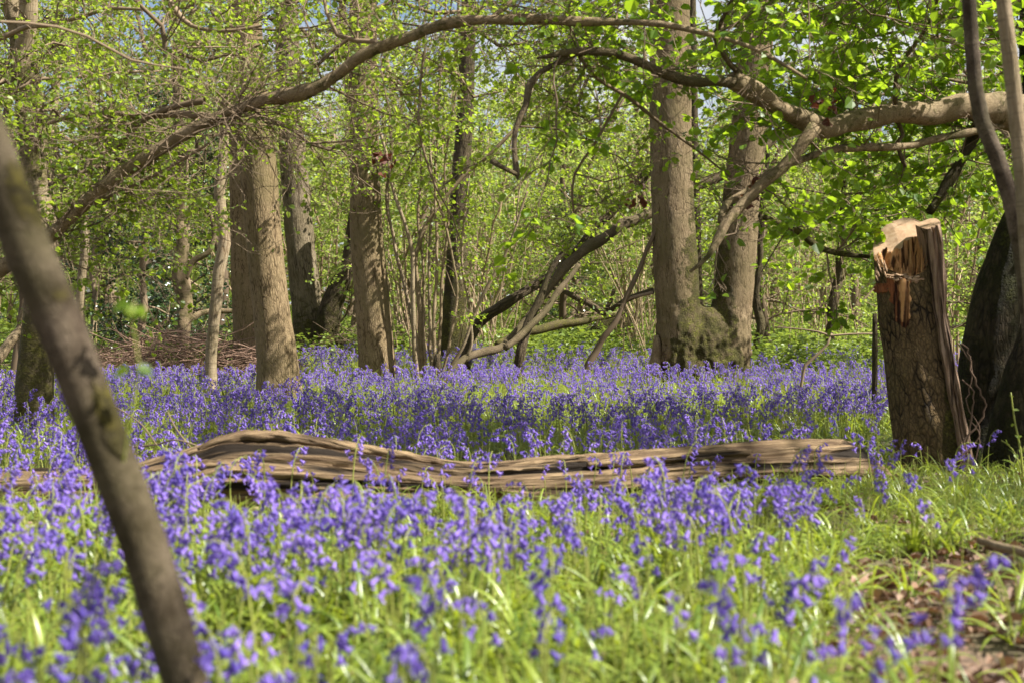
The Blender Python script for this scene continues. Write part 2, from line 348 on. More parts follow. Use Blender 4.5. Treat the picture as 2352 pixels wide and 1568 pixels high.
def grow(tb, lf, p, d, L, r, lev, o):
    """one axis of a plant: wandering line with side shoots; leaves on the last order"""
    n = max(3, int(L / o['seg'])); st = L / n; pts = [p]; ds = [d]
    for i in range(n):
        d = unit(d + rnd3(o['wig']) + np.array([0, 0, o['grav'][lev]]))
        p = p + d * st; pts.append(p); ds.append(d)
    pts = np.array(pts); rad = np.linspace(r, max(r * 0.35, 0.0015), n + 1)
    if r > 0.012: tb.add(pts, rad, 6 if r > 0.03 else 5, closed=False)
    else: tb.fast(pts, rad * (1.0 if r > .003 else 1.3))
    if lev > 0:
        nk = o['kids'][lev]; nk = int(nk * rng.uniform(0.75, 1.25) + 0.5)
        for k in range(nk):
            t = o['t0'][lev] + (1 - o['t0'][lev]) * (k + rng.random()) / nk
            i = min(int(t * n), n - 1); q = pts[i] + (pts[i + 1] - pts[i]) * (t * n - i); dd = ds[i]
            side = np.cross(dd, np.array([0, 0, 1.])) if abs(dd[2]) < 0.85 else np.array([*rng.normal(size=2), 0])
            side = unit(side) * (1 if rng.random() < 0.5 else -1)
            side = unit(side + rnd3(o['out']))
            a = rng.uniform(0.5, 1.15)
            nd = unit(dd * math.cos(a) + side * math.sin(a))
            grow(tb, lf, q, nd, L * o['ratio'][lev] * rng.uniform(0.6, 1.25) * (1.15 - 0.6 * t), r * (1 - 0.6 * t) * 0.55, lev - 1, o)
    if lev <= o.get('leaflev', 0):
        k = max(1, int(o['leaves'] * L * (1 if lev == 0 else 0.4) * rng.uniform(0.7, 1.3)))
        t = rng.uniform(0.15, 1.0, k) * n; i = np.minimum(t.astype(int), n - 1)
        q = pts[i] + (pts[i + 1] - pts[i]) * (t - i)[:, None]
        dd = np.array(ds)[i]
        out = rng.normal(size=(k, 3)) * [1, 1, 0.45] + dd * 0.6; out /= np.linalg.norm(out, axis=1)[:, None]
        q = q + out * o['off'] * rng.random((k, 1))
        nn = np.array([0, 0, 1.]) + rng.normal(size=(k, 3)) * o.get('tilt', 0.55)
        out[:, 2] -= rng.uniform(0, 0.6, k)
        lf.add(q, out, nn, o['leaf'] * rng.uniform(0.55, 1.2, k))

# ---------------------------------------------------------------- the ground
def build_ground():
    ys = np.concatenate([np.linspace(-12, 30, 169), np.linspace(31, 90, 60), np.linspace(95, 260, 34)])
    xs = np.concatenate([np.linspace(-160, -32, 24), np.linspace(-30, 30, 181), np.linspace(32, 160, 24)])
    X, Y = np.meshgrid(xs, ys); Z = ground(X, Y)
    V = np.stack([X, Y, Z], -1).reshape(-1, 3); nx = len(xs)
    i = np.arange(len(ys) - 1)[:, None] * nx + np.arange(nx - 1)[None]
    F = np.stack([i, i + 1, i + nx + 1, i + nx], -1).reshape(-1, 4)
    o = link('ground', mesh('ground', V, [F], [M['soil']])); o['kind'] = 'structure'
    o['label'] = 'brown woodland soil under the bluebells'
build_ground()

# ---------------------------------------------------------------- trunks drawn from the picture
def line(spec, d0, d1=None):
    """spec [(px,py,width px)] -> points and radii at a distance running from d0 to d1"""
    k = len(spec); pts = []; rad = []
    for i, (x, y, w_) in enumerate(spec):
        d = d0 if d1 is None else d0 + (d1 - d0) * i / (k - 1)
        pts.append(P(x, y, d)); rad.append(w_ / 2 * d / FPX)
    return pts, rad

TRUNKS = []      # footprints kept clear of flowers
def trunk_tree(name, label, spec, mat, d=None, top=None, moss=None, flare=(5, 0.35, 0.25, 0.4), bump=0.03, sides=28, group=None, cat='tree', crown=None, seed=1, lean=(0, 0)):
    if d is None: d = G(spec[0][0], spec[0][1]).y
    pts, rad = line(spec, d)
    b = pts[0].copy(); b.z = gz(b.x, b.y)
    base = Vector((b.x, b.y, b.z))
    low = base + (base - pts[1]).normalized() * 0.15
    pts = [low] + ([base] if abs(pts[0].z - b.z) > .05 else []) + pts
    rad = [rad[0]] * (len(pts) - len(rad)) + rad
    if top:
        dirn = (pts[-1] - pts[-2]).normalized(); dirn = (dirn * 0.4 + Vector((lean[0], lean[1], 1)) * 0.6).normalized()
        q = pts[-1].copy()
        while q.z < top:
            q = q + dirn * 1.2; pts.append(q.copy()); rad.append(max(rad[-1] * 0.93, 0.02))
    sp, sr = smooth_line(pts, rad, 0.12)
    tb = Tubes(); tb.add(sp, sr, sides, bump=bump, flare=flare, seed=seed)
    root = thing(name, label, cat, base, group)
    zb = base.z
    mf = moss or (lambda V: 0.25 * np.exp(-(V[:, 2] - zb) / 0.25))
    link('trunk', tb.mesh('trunk', mat, base, (lambda V: mf(V)), True), root)
    TRUNKS.append((base.x, base.y, rad[0] * 1.15))
    root['_top'] = list(sp[-1] - np.array(base))
    return root, sp, sr, base

# ---- shared crowns
def make_high_crown(seed, radius=3.2, leafs=20):
    tb, lf = Tubes(), Leaves()
    o = dict(seg=0.35, wig=0.16, grav=[-0.02, 0.0, 0.03], kids=[0, 4, 6], t0=[0, .3, .35], ratio=[0, .4, .4], out=0.4, leaves=leafs, off=0.12, leaf=0.12, tilt=.7)
    for k in range(11):
        a = k * 2.4 + rng.random(); e = rng.uniform(0.1, 1.2)
        d = np.array([math.cos(a) * math.cos(e), math.sin(a) * math.cos(e), math.sin(e)])
        grow(tb, lf, np.array([0, 0, rng.uniform(-1.6, 0.2)]), d, radius * rng.uniform(0.7, 1.2), 0.05, 2, o)
    return tb.mesh('upper_branches', M['twig']), lf.mesh('crown', M['leaf_mid'])
HIGH = [make_high_crown(1), make_high_crown(2)]
def put_high(root, k, s=1.0, rot=0.0, dz=0.0):
    t = root['_top']
    for nm, me in (('branches', HIGH[k][0]), ('crown', HIGH[k][1])):
        o = link(nm, me, root, (t[0], t[1], t[2] + dz)); o.scale = (s, s, s); o.rotation_euler = (0, 0, rot)

# left big trunk, lit from the right
t1, *_ = trunk_tree('tree', 'stout smooth brown trunk with leaf shadows dappled on it, the sunniest one left of centre',
    [(642, 936, 104), (636, 820, 92), (622, 700, 84), (608, 560, 82), (596, 420, 84), (588, 320, 84), (578, 220, 72), (570, 100, 68), (563, -60, 64)], M['ash'], top=11, bump=0.02, flare=(5, .38, .28, 1.0), seed=3)
t2, *_ = trunk_tree('tree', 'slim straight brown trunk close behind the left side of the dappled stout trunk',
    [(572, 868, 62), (563, 760, 56), (556, 600, 52), (551, 400, 48), (547, 200, 44), (545, -60, 42)], M['ash'], top=10, seed=5)
def moss_rough(zb, h):
    return lambda V: 1.0 * np.exp(-np.maximum(0, V[:, 2] - zb - 0.1) / h) + 0.05
b3 = G(724, 826)
t3, *_ = trunk_tree('tree', 'rugged grey trunk with a wide mossy foot right behind the dappled stout trunk',
    [(724, 826, 96), (716, 760, 80), (704, 680, 70), (690, 560, 66), (678, 420, 62), (668, 280, 58), (660, 100, 54), (655, -60, 50)], M['rough'], top=14, moss=moss_rough(b3.z, 1.0), flare=(5, .5, .5, .3), seed=8)
put_high(t3, 1, 1.2, 1.0)
t4, *_ = trunk_tree('tree', 'straight plain brown trunk standing alone in mid picture, slightly curved at its foot',
    [(868, 886, 88), (862, 780, 82), (852, 660, 80), (842, 540, 76), (838, 400, 70), (835, 250, 68), (834, 100, 64), (834, -60, 60)], M['ash'], top=12, bump=0.02, flare=(5, .36, .22, 2.0), seed=11,
    moss=lambda V: 0.55 * np.exp(-np.maximum(0, V[:, 2] - 0.15) / 0.2))
t5, *_ = trunk_tree('tree', 'thin pale grey sapling trunk with dark bands, left of the dappled stout trunk',
    [(484, 918, 34), (484, 840, 27), (488, 770, 27), (497, 690, 27), (503, 620, 25), (516, 560, 27), (510, 500, 24), (504, 440, 25), (512, 360, 21), (520, 250, 19), (528, 100, 17), (530, -60, 16)], M['pale'], top=7, bump=0.06, flare=None, seed=13, sides=18)
# left edge forked tree
t6, sp6, sr6, b6 = trunk_tree('tree', 'forked trunk with yellow moss patches at the left edge, seen above the blurred leaning stem',
    [(78, 900, 84), (90, 760, 76), (98, 620, 74), (92, 500, 72), (84, 420, 70), (76, 330, 66), (66, 240, 60), (56, 160, 60), (44, 80, 44), (20, -20, 40), (10, -80, 38)], M['pale'], d=11.2, top=8, seed=15,
    moss=lambda V: 0.55 + 0.25 * np.sin(V[:, 2] * 3))
def kink(sp, sr, seed, a=.35):
    w_ = np.stack([snoise(sp + k * 7.7, 9.0, seed + k) for k in range(3)], -1) * (sr[:, None] * a); w_[0] = 0
    return sp + w_, sr * (1 + .12 * snoise(sp, 14.0, seed + 9))
def add_branch(root, base, spec, d0, d1, mat, sides=14, bump=0.1, moss=None, name='branch', seed=0, step=0.06):
    pts, rad = line(spec, d0, d1); sp, sr = smooth_line(pts, rad, step); sp, sr = kink(sp, sr, seed)
    tb = Tubes(); tb.add(sp, sr, sides, bump=bump, seed=seed)
    o = link(name, tb.mesh(name, mat, base, moss or (lambda V: 0.2 + 0 * V[:, 0])), root)
    return sp, sr
add_branch(t6, b6, [(60, 200, 46), (58, 120, 40), (62, 50, 42), (70, -60, 40)], 11.2, 11.0, M['pale'], seed=2)
# gnarly leaning trunk behind
t7, *_ = trunk_tree('tree', 'short gnarled leaning trunk, dark and mossy, between the mossy-footed trunk and the plain middle one',
    [(752, 828, 74), (752, 770, 56), (758, 720, 50), (772, 680, 44), (788, 640, 40), (806, 590, 36), (820, 500, 32), (830, 420, 28)], M['dark'], bump=0.2, seed=17,
    moss=lambda V: 0.75 - 0.25 * (V[:, 2] - 0.3))
# dark far trunk behind the coppice
t8, *_ = trunk_tree('tree', 'dark mossy trunk standing behind the clump of thin upright stems',
    [(1044, 838, 66), (1042, 760, 58), (1044, 700, 54), (1050, 600, 50), (1056, 450, 44), (1066, 300, 40), (1074, 100, 36), (1078, -60, 34)], M['dark'], d=24, top=14, seed=19,
    moss=lambda V: 0.9 * np.exp(-np.maximum(0, V[:, 2] - 0.6) / 1.6) + .1)
put_high(t8, 0, 1.2, 3.0)

# ---- the twin tree, one body with a fork
def voxel_body(parts, voxel, smooth_it, mat, base, moss, name='trunk', lump=0.0):
    tb = Tubes()
    for sp, sr, kw in parts: tb.add(sp, sr, 48, **kw)
    me = tb.mesh(name, mat, base)
    tmp = bpy.data.objects.new('tmp', me); COL.objects.link(tmp)
    md = tmp.modifiers.new('r', 'REMESH'); md.mode = 'VOXEL'; md.voxel_size = voxel; md.use_smooth_shade = True
    sm = tmp.modifiers.new('s', 'SMOOTH'); sm.iterations = smooth_it; sm.factor = 0.5
    dg = bpy.context.evaluated_depsgraph_get()
    out = bpy.data.meshes.new_from_object(tmp.evaluated_get(dg)); out.name = name
    COL.objects.unlink(tmp); bpy.data.objects.remove(tmp)
    n = len(out.vertices); co = np.empty(n * 3, np.float32); out.vertices.foreach_get('co', co); co = co.reshape(-1, 3)
    if lump:
        nn_ = np.empty(n * 3, np.float32); out.vertices.foreach_get('normal', nn_); nn_ = nn_.reshape(-1, 3)
        f_ = np.array([mnoise.fractal(Vector((float(c[0]) * 6, float(c[1]) * 6, float(c[2]) * 3.5)), 0.8, 2.1, 5) for c in co])
        co = co + nn_ * (f_ * lump * np.clip(1.25 - co[:, 2], .12, 1))[:, None]; out.vertices.foreach_set('co', co.astype(np.float32).ravel()); out.update()
    for a in ('bk', 'moss', 'rnd'):
        if a in out.attributes: out.attributes.remove(out.attributes[a])
    at = out.attributes.new('bk', 'FLOAT_VECTOR', 'POINT'); at.data.foreach_set('vector', co.ravel())
    at = out.attributes.new('moss', 'FLOAT', 'POINT'); at.data.foreach_set('value', np.clip(moss(co + np.array(base)), 0, 1).astype(np.float32))
    out.materials.clear(); out.materials.append(mat)
    return out
dT = G(1616, 884).y
bT = P(1616, 884, dT); bT.z = gz(bT.x, bT.y)
def ext(pts, rad, top, lx=0.0):
    q = pts[-1].copy()
    while q.z < top:
        q = q + Vector((lx, 0, 1.2)); pts.append(q.copy()); rad.append(rad[-1] * 0.94)
    return pts, rad
Lp, Lr = line([(1578, 905, 128), (1566, 800, 112), (1557, 700, 102), (1552, 600, 103), (1545, 450, 98), (1541, 300, 97), (1539, 150, 96), (1538, -60, 94)], dT)
Lp, Lr = ext(Lp, Lr, 12, -.05)
Rp, Rr = line([(1652, 905, 132), (1668, 800, 106), (1682, 700, 92), (1692, 600, 90), (1704, 450, 86), (1716, 340, 84), (1730, 200, 82), (1745, -60, 78)], dT + 0.12)
Rp, Rr = ext(Rp, Rr, 12, .15)
Bp, Br = line([(1617, 925, 236), (1617, 890, 212), (1617, 860, 202), (1618, 820, 190), (1621, 780, 166), (1623, 745, 128), (1625, 722, 92), (1626, 704, 44)], dT + 0.0)
Fp, Fr = line([(1665, 925, 116), (1655, 870, 92), (1648, 810, 72), (1640, 765, 54)], dT - 0.17)
parts = []
for pr in ((Lp, Lr, dict(bump=.015)), (Rp, Rr, dict(bump=.015)), (Bp, Br, dict(bump=.07, squash=.53, bf=14, flare=(7, .3, .2, .6)))):
    sp, sr = smooth_line(pr[0], pr[1], 0.1); parts.append((sp, sr, pr[2]))
def twin_moss(V):
    pxx = 1176 + V[:, 0] / V[:, 1] * FPX; pyy = 757 - (V[:, 2] - CAMZ) / V[:, 1] * FPX   # heights along the trunk, in its own plane
    lean = 1625 + (700 - pyy) * 0.02
    x = V[:, 0] - bT.x; z = V[:, 2] - bT.z
    lo_ = np.interp(z, [0, .4, .9, 1.4, 2.2, 3.0], [-.56, -.42, -.27, -.25, -.24, -.2]); hi_ = np.interp(z, [0, .3, .6, 1.0, 2.2, 3.0], [.60, .52, .40, .34, .36, .40])
    wob = np.array([mnoise.fractal(Vector((float(a) * 5, float(b), float(c) * 3.2)), 1.0, 2.0, 4) for a, b, c in zip(x, V[:, 1], z)]) * .13
    inner = np.clip((x - lo_ - wob) / .22 + .5, 0, 1) * np.clip((hi_ + wob - x) / .22 + .5, 0, 1)
    return .14 + inner * np.interp(z, [0, .9, 1.3, 2.4, 3.4], [.90, .86, .68, .60, .1])
root = thing('twin_trunk_tree', 'big tree forking low into two thick trunks above a broad green mossy base', 'tree', bT)
me = voxel_body(parts, 0.02, 16, M['mossy'], bT, twin_moss, lump=.06)
link('trunk', me, root); TRUNKS.append((bT.x, bT.y, 0.62))
root['_top'] = list((Lp[-1] - bT)); put_high(root, 0, 1.0, 1.1)
root['_top'] = list((Rp[-1] - bT)); put_high(root, 1, 1.0, 5.1)
TWIN = root
t9, *_ = trunk_tree('tree', 'thin dark trunk seen through the fork of the twin trunked tree', [(1612, 850, 24), (1605, 700, 20), (1600, 500, 19), (1594, 250, 18), (1590, 0, 17), (1590, -60, 17)], M['dark'], d=22, top=9, flare=None, seed=23, sides=14)

# ---- the big dark tree at the right edge
bR = Vector((P(2420, 1060, 9.6).x, 9.6, gz(3.6, 9.6)))
pa, ra = line([(2420, 1100, 470), (2420, 1000, 400), (2425, 860, 330), (2432, 700, 262), (2440, 540, 224), (2446, 380, 200), (2448, 200, 196), (2450, -60, 190)], 9.6)
pa, ra = ext(pa, ra, 8, .2)
pb, rb = line([(2240, 1085, 140), (2258, 960, 140), (2276, 830, 140), (2300, 700, 134), (2334, 580, 116), (2376, 450, 90)], 9.4)
pc, rc = line([(2322, 1110, 150), (2340, 1000, 138), (2362, 880, 120), (2390, 760, 90), (2410, 640, 60)], 8.95)
parts = []
for pr, rr_, kw in ((pa, ra, dict(bump=.04)), (pb, rb, dict(bump=.06)), (pc, rc, dict(bump=.07))):
    sp, sr = smooth_line(pr, rr_, 0.1); parts.append((sp, sr, kw))
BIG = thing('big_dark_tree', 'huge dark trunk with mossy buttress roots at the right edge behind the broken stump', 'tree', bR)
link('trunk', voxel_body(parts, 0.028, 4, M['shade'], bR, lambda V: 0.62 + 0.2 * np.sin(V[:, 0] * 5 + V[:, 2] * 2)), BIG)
TRUNKS.append((bR.x, bR.y, 0.9)); TRUNKS.append((3.05, 9.35, 0.3))
BIG['_top'] = list(pa[-1] - bR); put_high(BIG, 1, 0.8, 0.3)
BW, BL = Tubes(), Leaves()        # its twigs and leaves
H1, s1 = add_branch(BIG, bR, [(2440, 262, 95), (2300, 254, 84), (2200, 256, 56), (2050, 268, 52), (1950, 282, 48), (1875, 292, 46), (1830, 272, 44), (1760, 232, 42), (1692, 186, 42)], 9.4, 7.9, M['hazel'], moss=lambda V: .42 + 0 * V[:, 0], seed=31)
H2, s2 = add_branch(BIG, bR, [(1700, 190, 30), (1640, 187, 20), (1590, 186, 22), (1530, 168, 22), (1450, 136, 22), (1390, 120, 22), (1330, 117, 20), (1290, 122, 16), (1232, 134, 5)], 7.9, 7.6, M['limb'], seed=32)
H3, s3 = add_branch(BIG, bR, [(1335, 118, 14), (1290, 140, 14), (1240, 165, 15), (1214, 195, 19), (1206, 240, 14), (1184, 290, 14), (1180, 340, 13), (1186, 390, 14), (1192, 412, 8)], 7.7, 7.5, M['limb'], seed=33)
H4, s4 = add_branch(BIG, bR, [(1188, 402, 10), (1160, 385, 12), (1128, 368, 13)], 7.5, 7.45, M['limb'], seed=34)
H5, s5 = add_branch(BIG, bR, [(1872, 292, 34), (1840, 340, 26), (1800, 390, 24), (1750, 430, 24), (1700, 480, 24), (1668, 510, 24), (1650, 545, 22), (1625, 590, 12), (1585, 624, 6)], 8.2, 7.9, M['hazel'], moss=lambda V: .5 + 0 * V[:, 0], seed=35)
H6, s6 = add_branch(BIG, bR, [(2340, 282, 18), (2240, 302, 17), (2130, 322, 18), (2060, 336, 18), (1980, 338, 20), (1900, 350, 18), (1820, 375, 18), (1760, 402, 17), (1710, 440, 16), (1668, 470, 15), (1655, 510, 14)], 9.2, 8.1, M['hazel'], moss=lambda V: .5 + 0 * V[:, 0], seed=36)
H7, s7 = add_branch(BIG, bR, [(2290, 270, 40), (2250, 290, 30), (2220, 345, 26), (2190, 400, 26), (2160, 450, 24), (2130, 490, 22)], 9.3, 9.1, M['dark'], seed=37, moss=lambda V: .5 + 0 * V[:, 0])
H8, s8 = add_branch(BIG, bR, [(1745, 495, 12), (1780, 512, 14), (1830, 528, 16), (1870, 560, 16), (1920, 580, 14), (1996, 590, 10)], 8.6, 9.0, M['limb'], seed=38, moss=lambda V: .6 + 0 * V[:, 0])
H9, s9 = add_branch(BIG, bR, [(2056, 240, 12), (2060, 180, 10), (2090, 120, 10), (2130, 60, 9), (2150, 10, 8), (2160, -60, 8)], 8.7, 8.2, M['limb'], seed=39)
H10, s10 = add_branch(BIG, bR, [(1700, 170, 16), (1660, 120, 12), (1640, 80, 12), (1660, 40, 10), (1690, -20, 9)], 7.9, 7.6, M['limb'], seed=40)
H11, s11 = add_branch(BIG, bR, [(2080, 385, 9), (2060, 330, 10), (2074, 310, 9), (2045, 250, 8)], 8.9, 8.9, M['limb'], seed=41)
O_HZ = dict(seg=0.10, wig=0.17, grav=[-0.03, 0.0, 0.02], kids=[0, 5, 6], t0=[0, .12, .15], ratio=[0, .5, .45], out=0.55, leaves=22, off=0.03, leaf=0.066, tilt=.6)
def sprays(tb, lf, sp, sr, n, L, o, up=0.3, lev=2, lo=0.05, hi=1.0, r=0.006, bias=(0, 0, 0)):
    for k in range(n):
        i = int(rng.uniform(lo, hi) * (len(sp) - 2)); d0 = unit(sp[i + 1] - sp[i])
        d = unit(d0 * rng.uniform(-.3, .8) + rng.normal(size=3) * [1, .7, .8] + np.array([0, 0, up]) + np.array(bias))
        grow(tb, lf, sp[i], d, L * rng.uniform(.5, 1.25), r * rng.uniform(.7, 1.3), lev, o)
sprays(BW, BL, H1, s1, 16, 1.0, O_HZ, up=.7, bias=(0, 1.3, 0))
sprays(BW, BL, H2, s2, 9, 0.9, O_HZ, up=.8, bias=(0, 1.3, 0))
sprays(BW, BL, H3, s3, 2, .4, O_HZ, lev=1)
sprays(BW, BL, H5, s5, 7, .6, O_HZ, up=0, bias=(0, 1.3, 0))
sprays(BW, BL, H6, s6, 12, .8, O_HZ, up=-.1, bias=(0, 1.3, 0))
sprays(BW, BL, H7, s7, 5, .7, O_HZ)
sprays(BW, BL, H8, s8, 5, .5, O_HZ)
sprays(BW, BL, H9, s9, 9, .8, O_HZ)
sprays(BW, BL, H10, s10, 8, .8, O_HZ)
# overhead boughs of the same tree reaching over the top right of the view
for (x0, y0, x1, y1, dd0, dd1) in [(2352, -150, 1500, -20, 9.4, 9.0), (2300, -40, 1850, 60, 8.8, 7.8), (2352, 120, 1900, 90, 9.4, 9.0), (2250, -120, 1350, -60, 8.0, 7.0), (2380, 20, 1750, 100, 9.6, 10.2), (1900, -100, 1300, 20, 9.8, 9.2), (2352, 420, 1850, 470, 10.4, 10.8), (2352, 180, 1800, 330, 10.4, 10.2), (2352, 330, 1760, 620, 11.0, 11.8)]:
    a, b = np.array(P(x0, y0, dd0)), np.array(P(x1, y1, dd1)); k = 9
    pts = [a + (b - a) * i / k + rnd3(.06) + np.array([0, 0, .12 * math.sin(math.pi * i / k)]) for i in range(k + 1)]
    BW.add(np.array(pts), np.linspace(.018, .005, k + 1), 6, closed=False)
    sprays(BW, BL, np.array(pts), None, 15, 1.0, O_HZ, up=.1)
def sungap(L_, T_, rad_, prob):
    S_ = np.array(SUN); T_ = np.asarray(T_, float)
    for i in range(len(L_.p)):
        p = L_.p[i]
        if not len(p): continue
        v = p[:, None] - T_[None]; s_ = v @ S_; pr = np.linalg.norm(v - s_[..., None] * S_, axis=2)
        keep = ~((s_ > .04) & (pr < rad_)).any(1) | (rng.random(len(p)) > prob)
        L_.p[i], L_.d[i], L_.n[i], L_.s[i] = p[keep], L_.d[i][keep], L_.n[i][keep], L_.s[i][keep]
def clear_window(L_, x0, x1, y0, y1, dmax, prob):
    for i in range(len(L_.p)):
        p = L_.p[i]
        if not len(p): continue
        px_ = 1176 + p[:, 0] / p[:, 1] * FPX; py_ = 757 - (p[:, 2] - CAMZ) / p[:, 1] * FPX
        keep = ~((px_ > x0) & (px_ < x1) & (py_ > y0) & (py_ < y1) & (p[:, 1] < dmax)) | (rng.random(len(p)) > prob)
        L_.p[i], L_.d[i], L_.n[i], L_.s[i] = p[keep], L_.d[i][keep], L_.n[i][keep], L_.s[i][keep]
def sun_targets():
    o = []
    for px, y0, y1, d in ((640, 900, 560, 13.4), (600, 540, 250, 13.4), (500, 860, 400, 15.0), (862, 760, 430, 17.2), (1700, 880, 480, 17.2), (700, 640, 300, 24)):
        for py in range(y1, y0, 26):
            if (py // 26) % 4 != 3: o.append(P(px + 8, py, d))
    for px, py in ((400, 320), (480, 280), (600, 238), (660, 218), (720, 198), (800, 155), (880, 112), (960, 86), (300, 385)): o.append(P(px, py, 8.1))
    for px, py in ((1900, 290), (2000, 272), (2100, 262), (2200, 256), (1800, 250), (1720, 200), (1560, 180), (1450, 135), (1360, 115)): o.append(P(px, py, 8.2))
    for px, py in ((500, 1030), (560, 1010), (640, 1005), (900, 1050), (980, 1070), (1150, 1070), (1300, 1060), (1450, 1045), (1750, 1030)): o.append(P(px, py, 6.8))
    for px, py in ((2040, 570), (2090, 530), (2140, 520), (2150, 620)): o.append(P(px, py, 8.6))
    return o
ST_ = sun_targets()
def thin(L_, limbs, w_, prob):
    """keep the front of the limbs mostly free of leaves, as they are here"""
    lp = np.concatenate(limbs); lx_, lz_ = lp[:, 0] / lp[:, 1] * FPX, (lp[:, 2] - CAMZ) / lp[:, 1] * FPX
    for i in range(len(L_.p)):
        p = L_.p[i]; x_, z_ = p[:, 0] / p[:, 1] * FPX, (p[:, 2] - CAMZ) / p[:, 1] * FPX
        dd = (x_[:, None] - lx_) ** 2 + (z_[:, None] - lz_) ** 2; j = dd.argmin(1)
        kill = (dd[np.arange(len(p)), j] < w_ ** 2) & (p[:, 1] < lp[j, 1] + .1) & (rng.random(len(p)) < prob); keep = ~kill
        L_.p[i], L_.d[i], L_.n[i], L_.s[i] = p[keep], L_.d[i][keep], L_.n[i][keep], L_.s[i][keep]
thin(BL, [H1, H2, H3, H5, H6], 44, .88); sungap(BL, ST_, .16, .75); clear_window(BL, 1480, 1760, 330, 900, 16, .85); clear_window(BL, 1480, 1760, 150, 330, 16, .45)
link('twigs', BW.mesh('twigs', M['twig'], bR), BIG); link('leaves', BL.mesh('leaves', M['leaf_hazel'], bR, width=.46), BIG)
print('BIG leaves', BL.count())

for sx, sy, k_, sc_, top_ in ((8.9, 5.4, 0, 1.0, 7.2), (5.3, 0.4, 1, .5, 7.0), (12.5, 10.5, 1, 1.2, 8.5)):  # out-of-view trees, added to throw crown shade into the scene
    z_ = gz(sx, sy); tb = Tubes(); q_ = [np.array([sx, sy, z_ - .1])]
    while q_[-1][2] < top_: q_.append(q_[-1] + np.array([rng.normal() * .04, rng.normal() * .04, .5]))
    tb.add(np.array(q_), np.linspace(.17, .07, len(q_)), 16, bump=.03, closed=False)
    r_ = thing('tree', 'unseen smooth barked tree added off to the right to shade the log and stump', 'tree', (sx, sy, z_), 'unseen shade trees added off to the right')
    link('trunk', tb.mesh('trunk', M['ash'], (sx, sy, z_), lambda V: .2 + 0 * V[:, 0]), r_); r_['_top'] = list(q_[-1] - np.array([sx, sy, z_])); put_high(r_, k_, sc_, sx, -.6)

# ---- two thin stems near the right edge
for spec, d, lb, sd in (([(2420, 1200, 46), (2385, 900, 44), (2362, 700, 42), (2345, 560, 40), (2322, 460, 38), (2290, 360, 36), (2256, 280, 36), (2240, 200, 35), (2232, 100, 34), (2226, 0, 34), (2222, -80, 32)], 5.6, 'thin brown mottled stem curving rightwards near the right edge, left of the paler stem', 51),
                        ([(2420, 1250, 44), (2390, 900, 42), (2368, 640, 40), (2352, 450, 38), (2338, 300, 36), (2322, 150, 36), (2306, 20, 34), (2296, -80, 32)], 5.3, 'thin paler mottled stem at the right edge, the right one of the two', 52)):
    r_, *_ = trunk_tree('sapling', lb, spec, M['near'] if sd == 51 else M['pale'], d=d, top=3.2, flare=None, bump=0.05, seed=sd, sides=18, cat='sapling', moss=lambda V: .35 + 0 * V[:, 0])

# ---- blurred leaning stem at the left
def near_moss(V):
    c = 1176 + V[:, 0] / V[:, 1] * FPX
    z = V[:, 2]; xc = -0.62 + (0.85 - z) * 0.32
    cx = np.interp(z, NEARZ, NEARX); side = np.clip((V[:, 0] - cx - .004) / 0.016, 0, 1)
    patch = np.exp(-((z - 0.715) / 0.065) ** 2) + .9 * np.exp(-((z - 1.08) / 0.06) ** 2) + .5 * np.exp(-((z - .90) / .03) ** 2)
    return 0.12 + 0.95 * side * np.clip(patch, 0, 1)
_np = [(560, 2050), (480, 1780), (425, 1560), (375, 1400), (330, 1250), (278, 1100), (222, 960), (170, 830), (118, 700), (70, 590), (20, 450), (-20, 340), (-70, 220)]
NEARZ = [P(a, b, 2.35).z for a, b in _np]; NEARX = [P(a, b, 2.35).x for a, b in _np]
tn, spn, srn, bn_ = trunk_tree('leaning_sapling', 'blurred brown leaning stem with moss on its right side, closest to the camera at left', [(640, 2330, 112), (560, 2050, 110), (480, 1780, 112), (425, 1560, 106), (375, 1400, 106), (330, 1250, 108), (278, 1100, 112), (222, 960, 108), (170, 830, 112), (118, 700, 112), (70, 590, 112), (20, 450, 110), (-20, 340, 104), (-70, 220, 100), (-130, 80, 96)],
    M['near'], d=2.35, top=2.6, flare=None, bump=0.07, seed=61, sides=32, cat='sapling', moss=near_moss)
# loose blurred leaves on a thin shoot beside it
tw, lf = Tubes(), Leaves()
sh = [P(180, 1500, 2.4), P(255, 1200, 2.35), P(300, 960, 2.3), P(318, 830, 2.3), P(300, 720, 2.3), P(310, 690, 2.3)]
shg = sh[0].copy(); shg.z = gz(sh[0].x, sh[0].y)
sp, sr = smooth_line([shg] + sh, [.0022] * 4 + [.0016] * 3, .03); tw.add(sp, sr, 5)
for px, py, s in ((300, 700, .035), (282, 712, .03), (315, 705, .026), (300, 850, .034), (312, 842, .03)):
    q = np.array(P(px, py, 2.3)); lf.add(q[None], np.array([[rng.uniform(-1, 1), .2, -.3]]), np.array([[0.2, -.6, .8]]), np.array([s]))
sq = thing('seedling', 'blurred thin shoot with a few green leaves floating beside the leaning stem', 'seedling', shg)
link('stem', tw.mesh('stem', M['stem'], shg), sq); link('leaves', lf.mesh('leaves', M['leaf_hazel'], shg), sq)

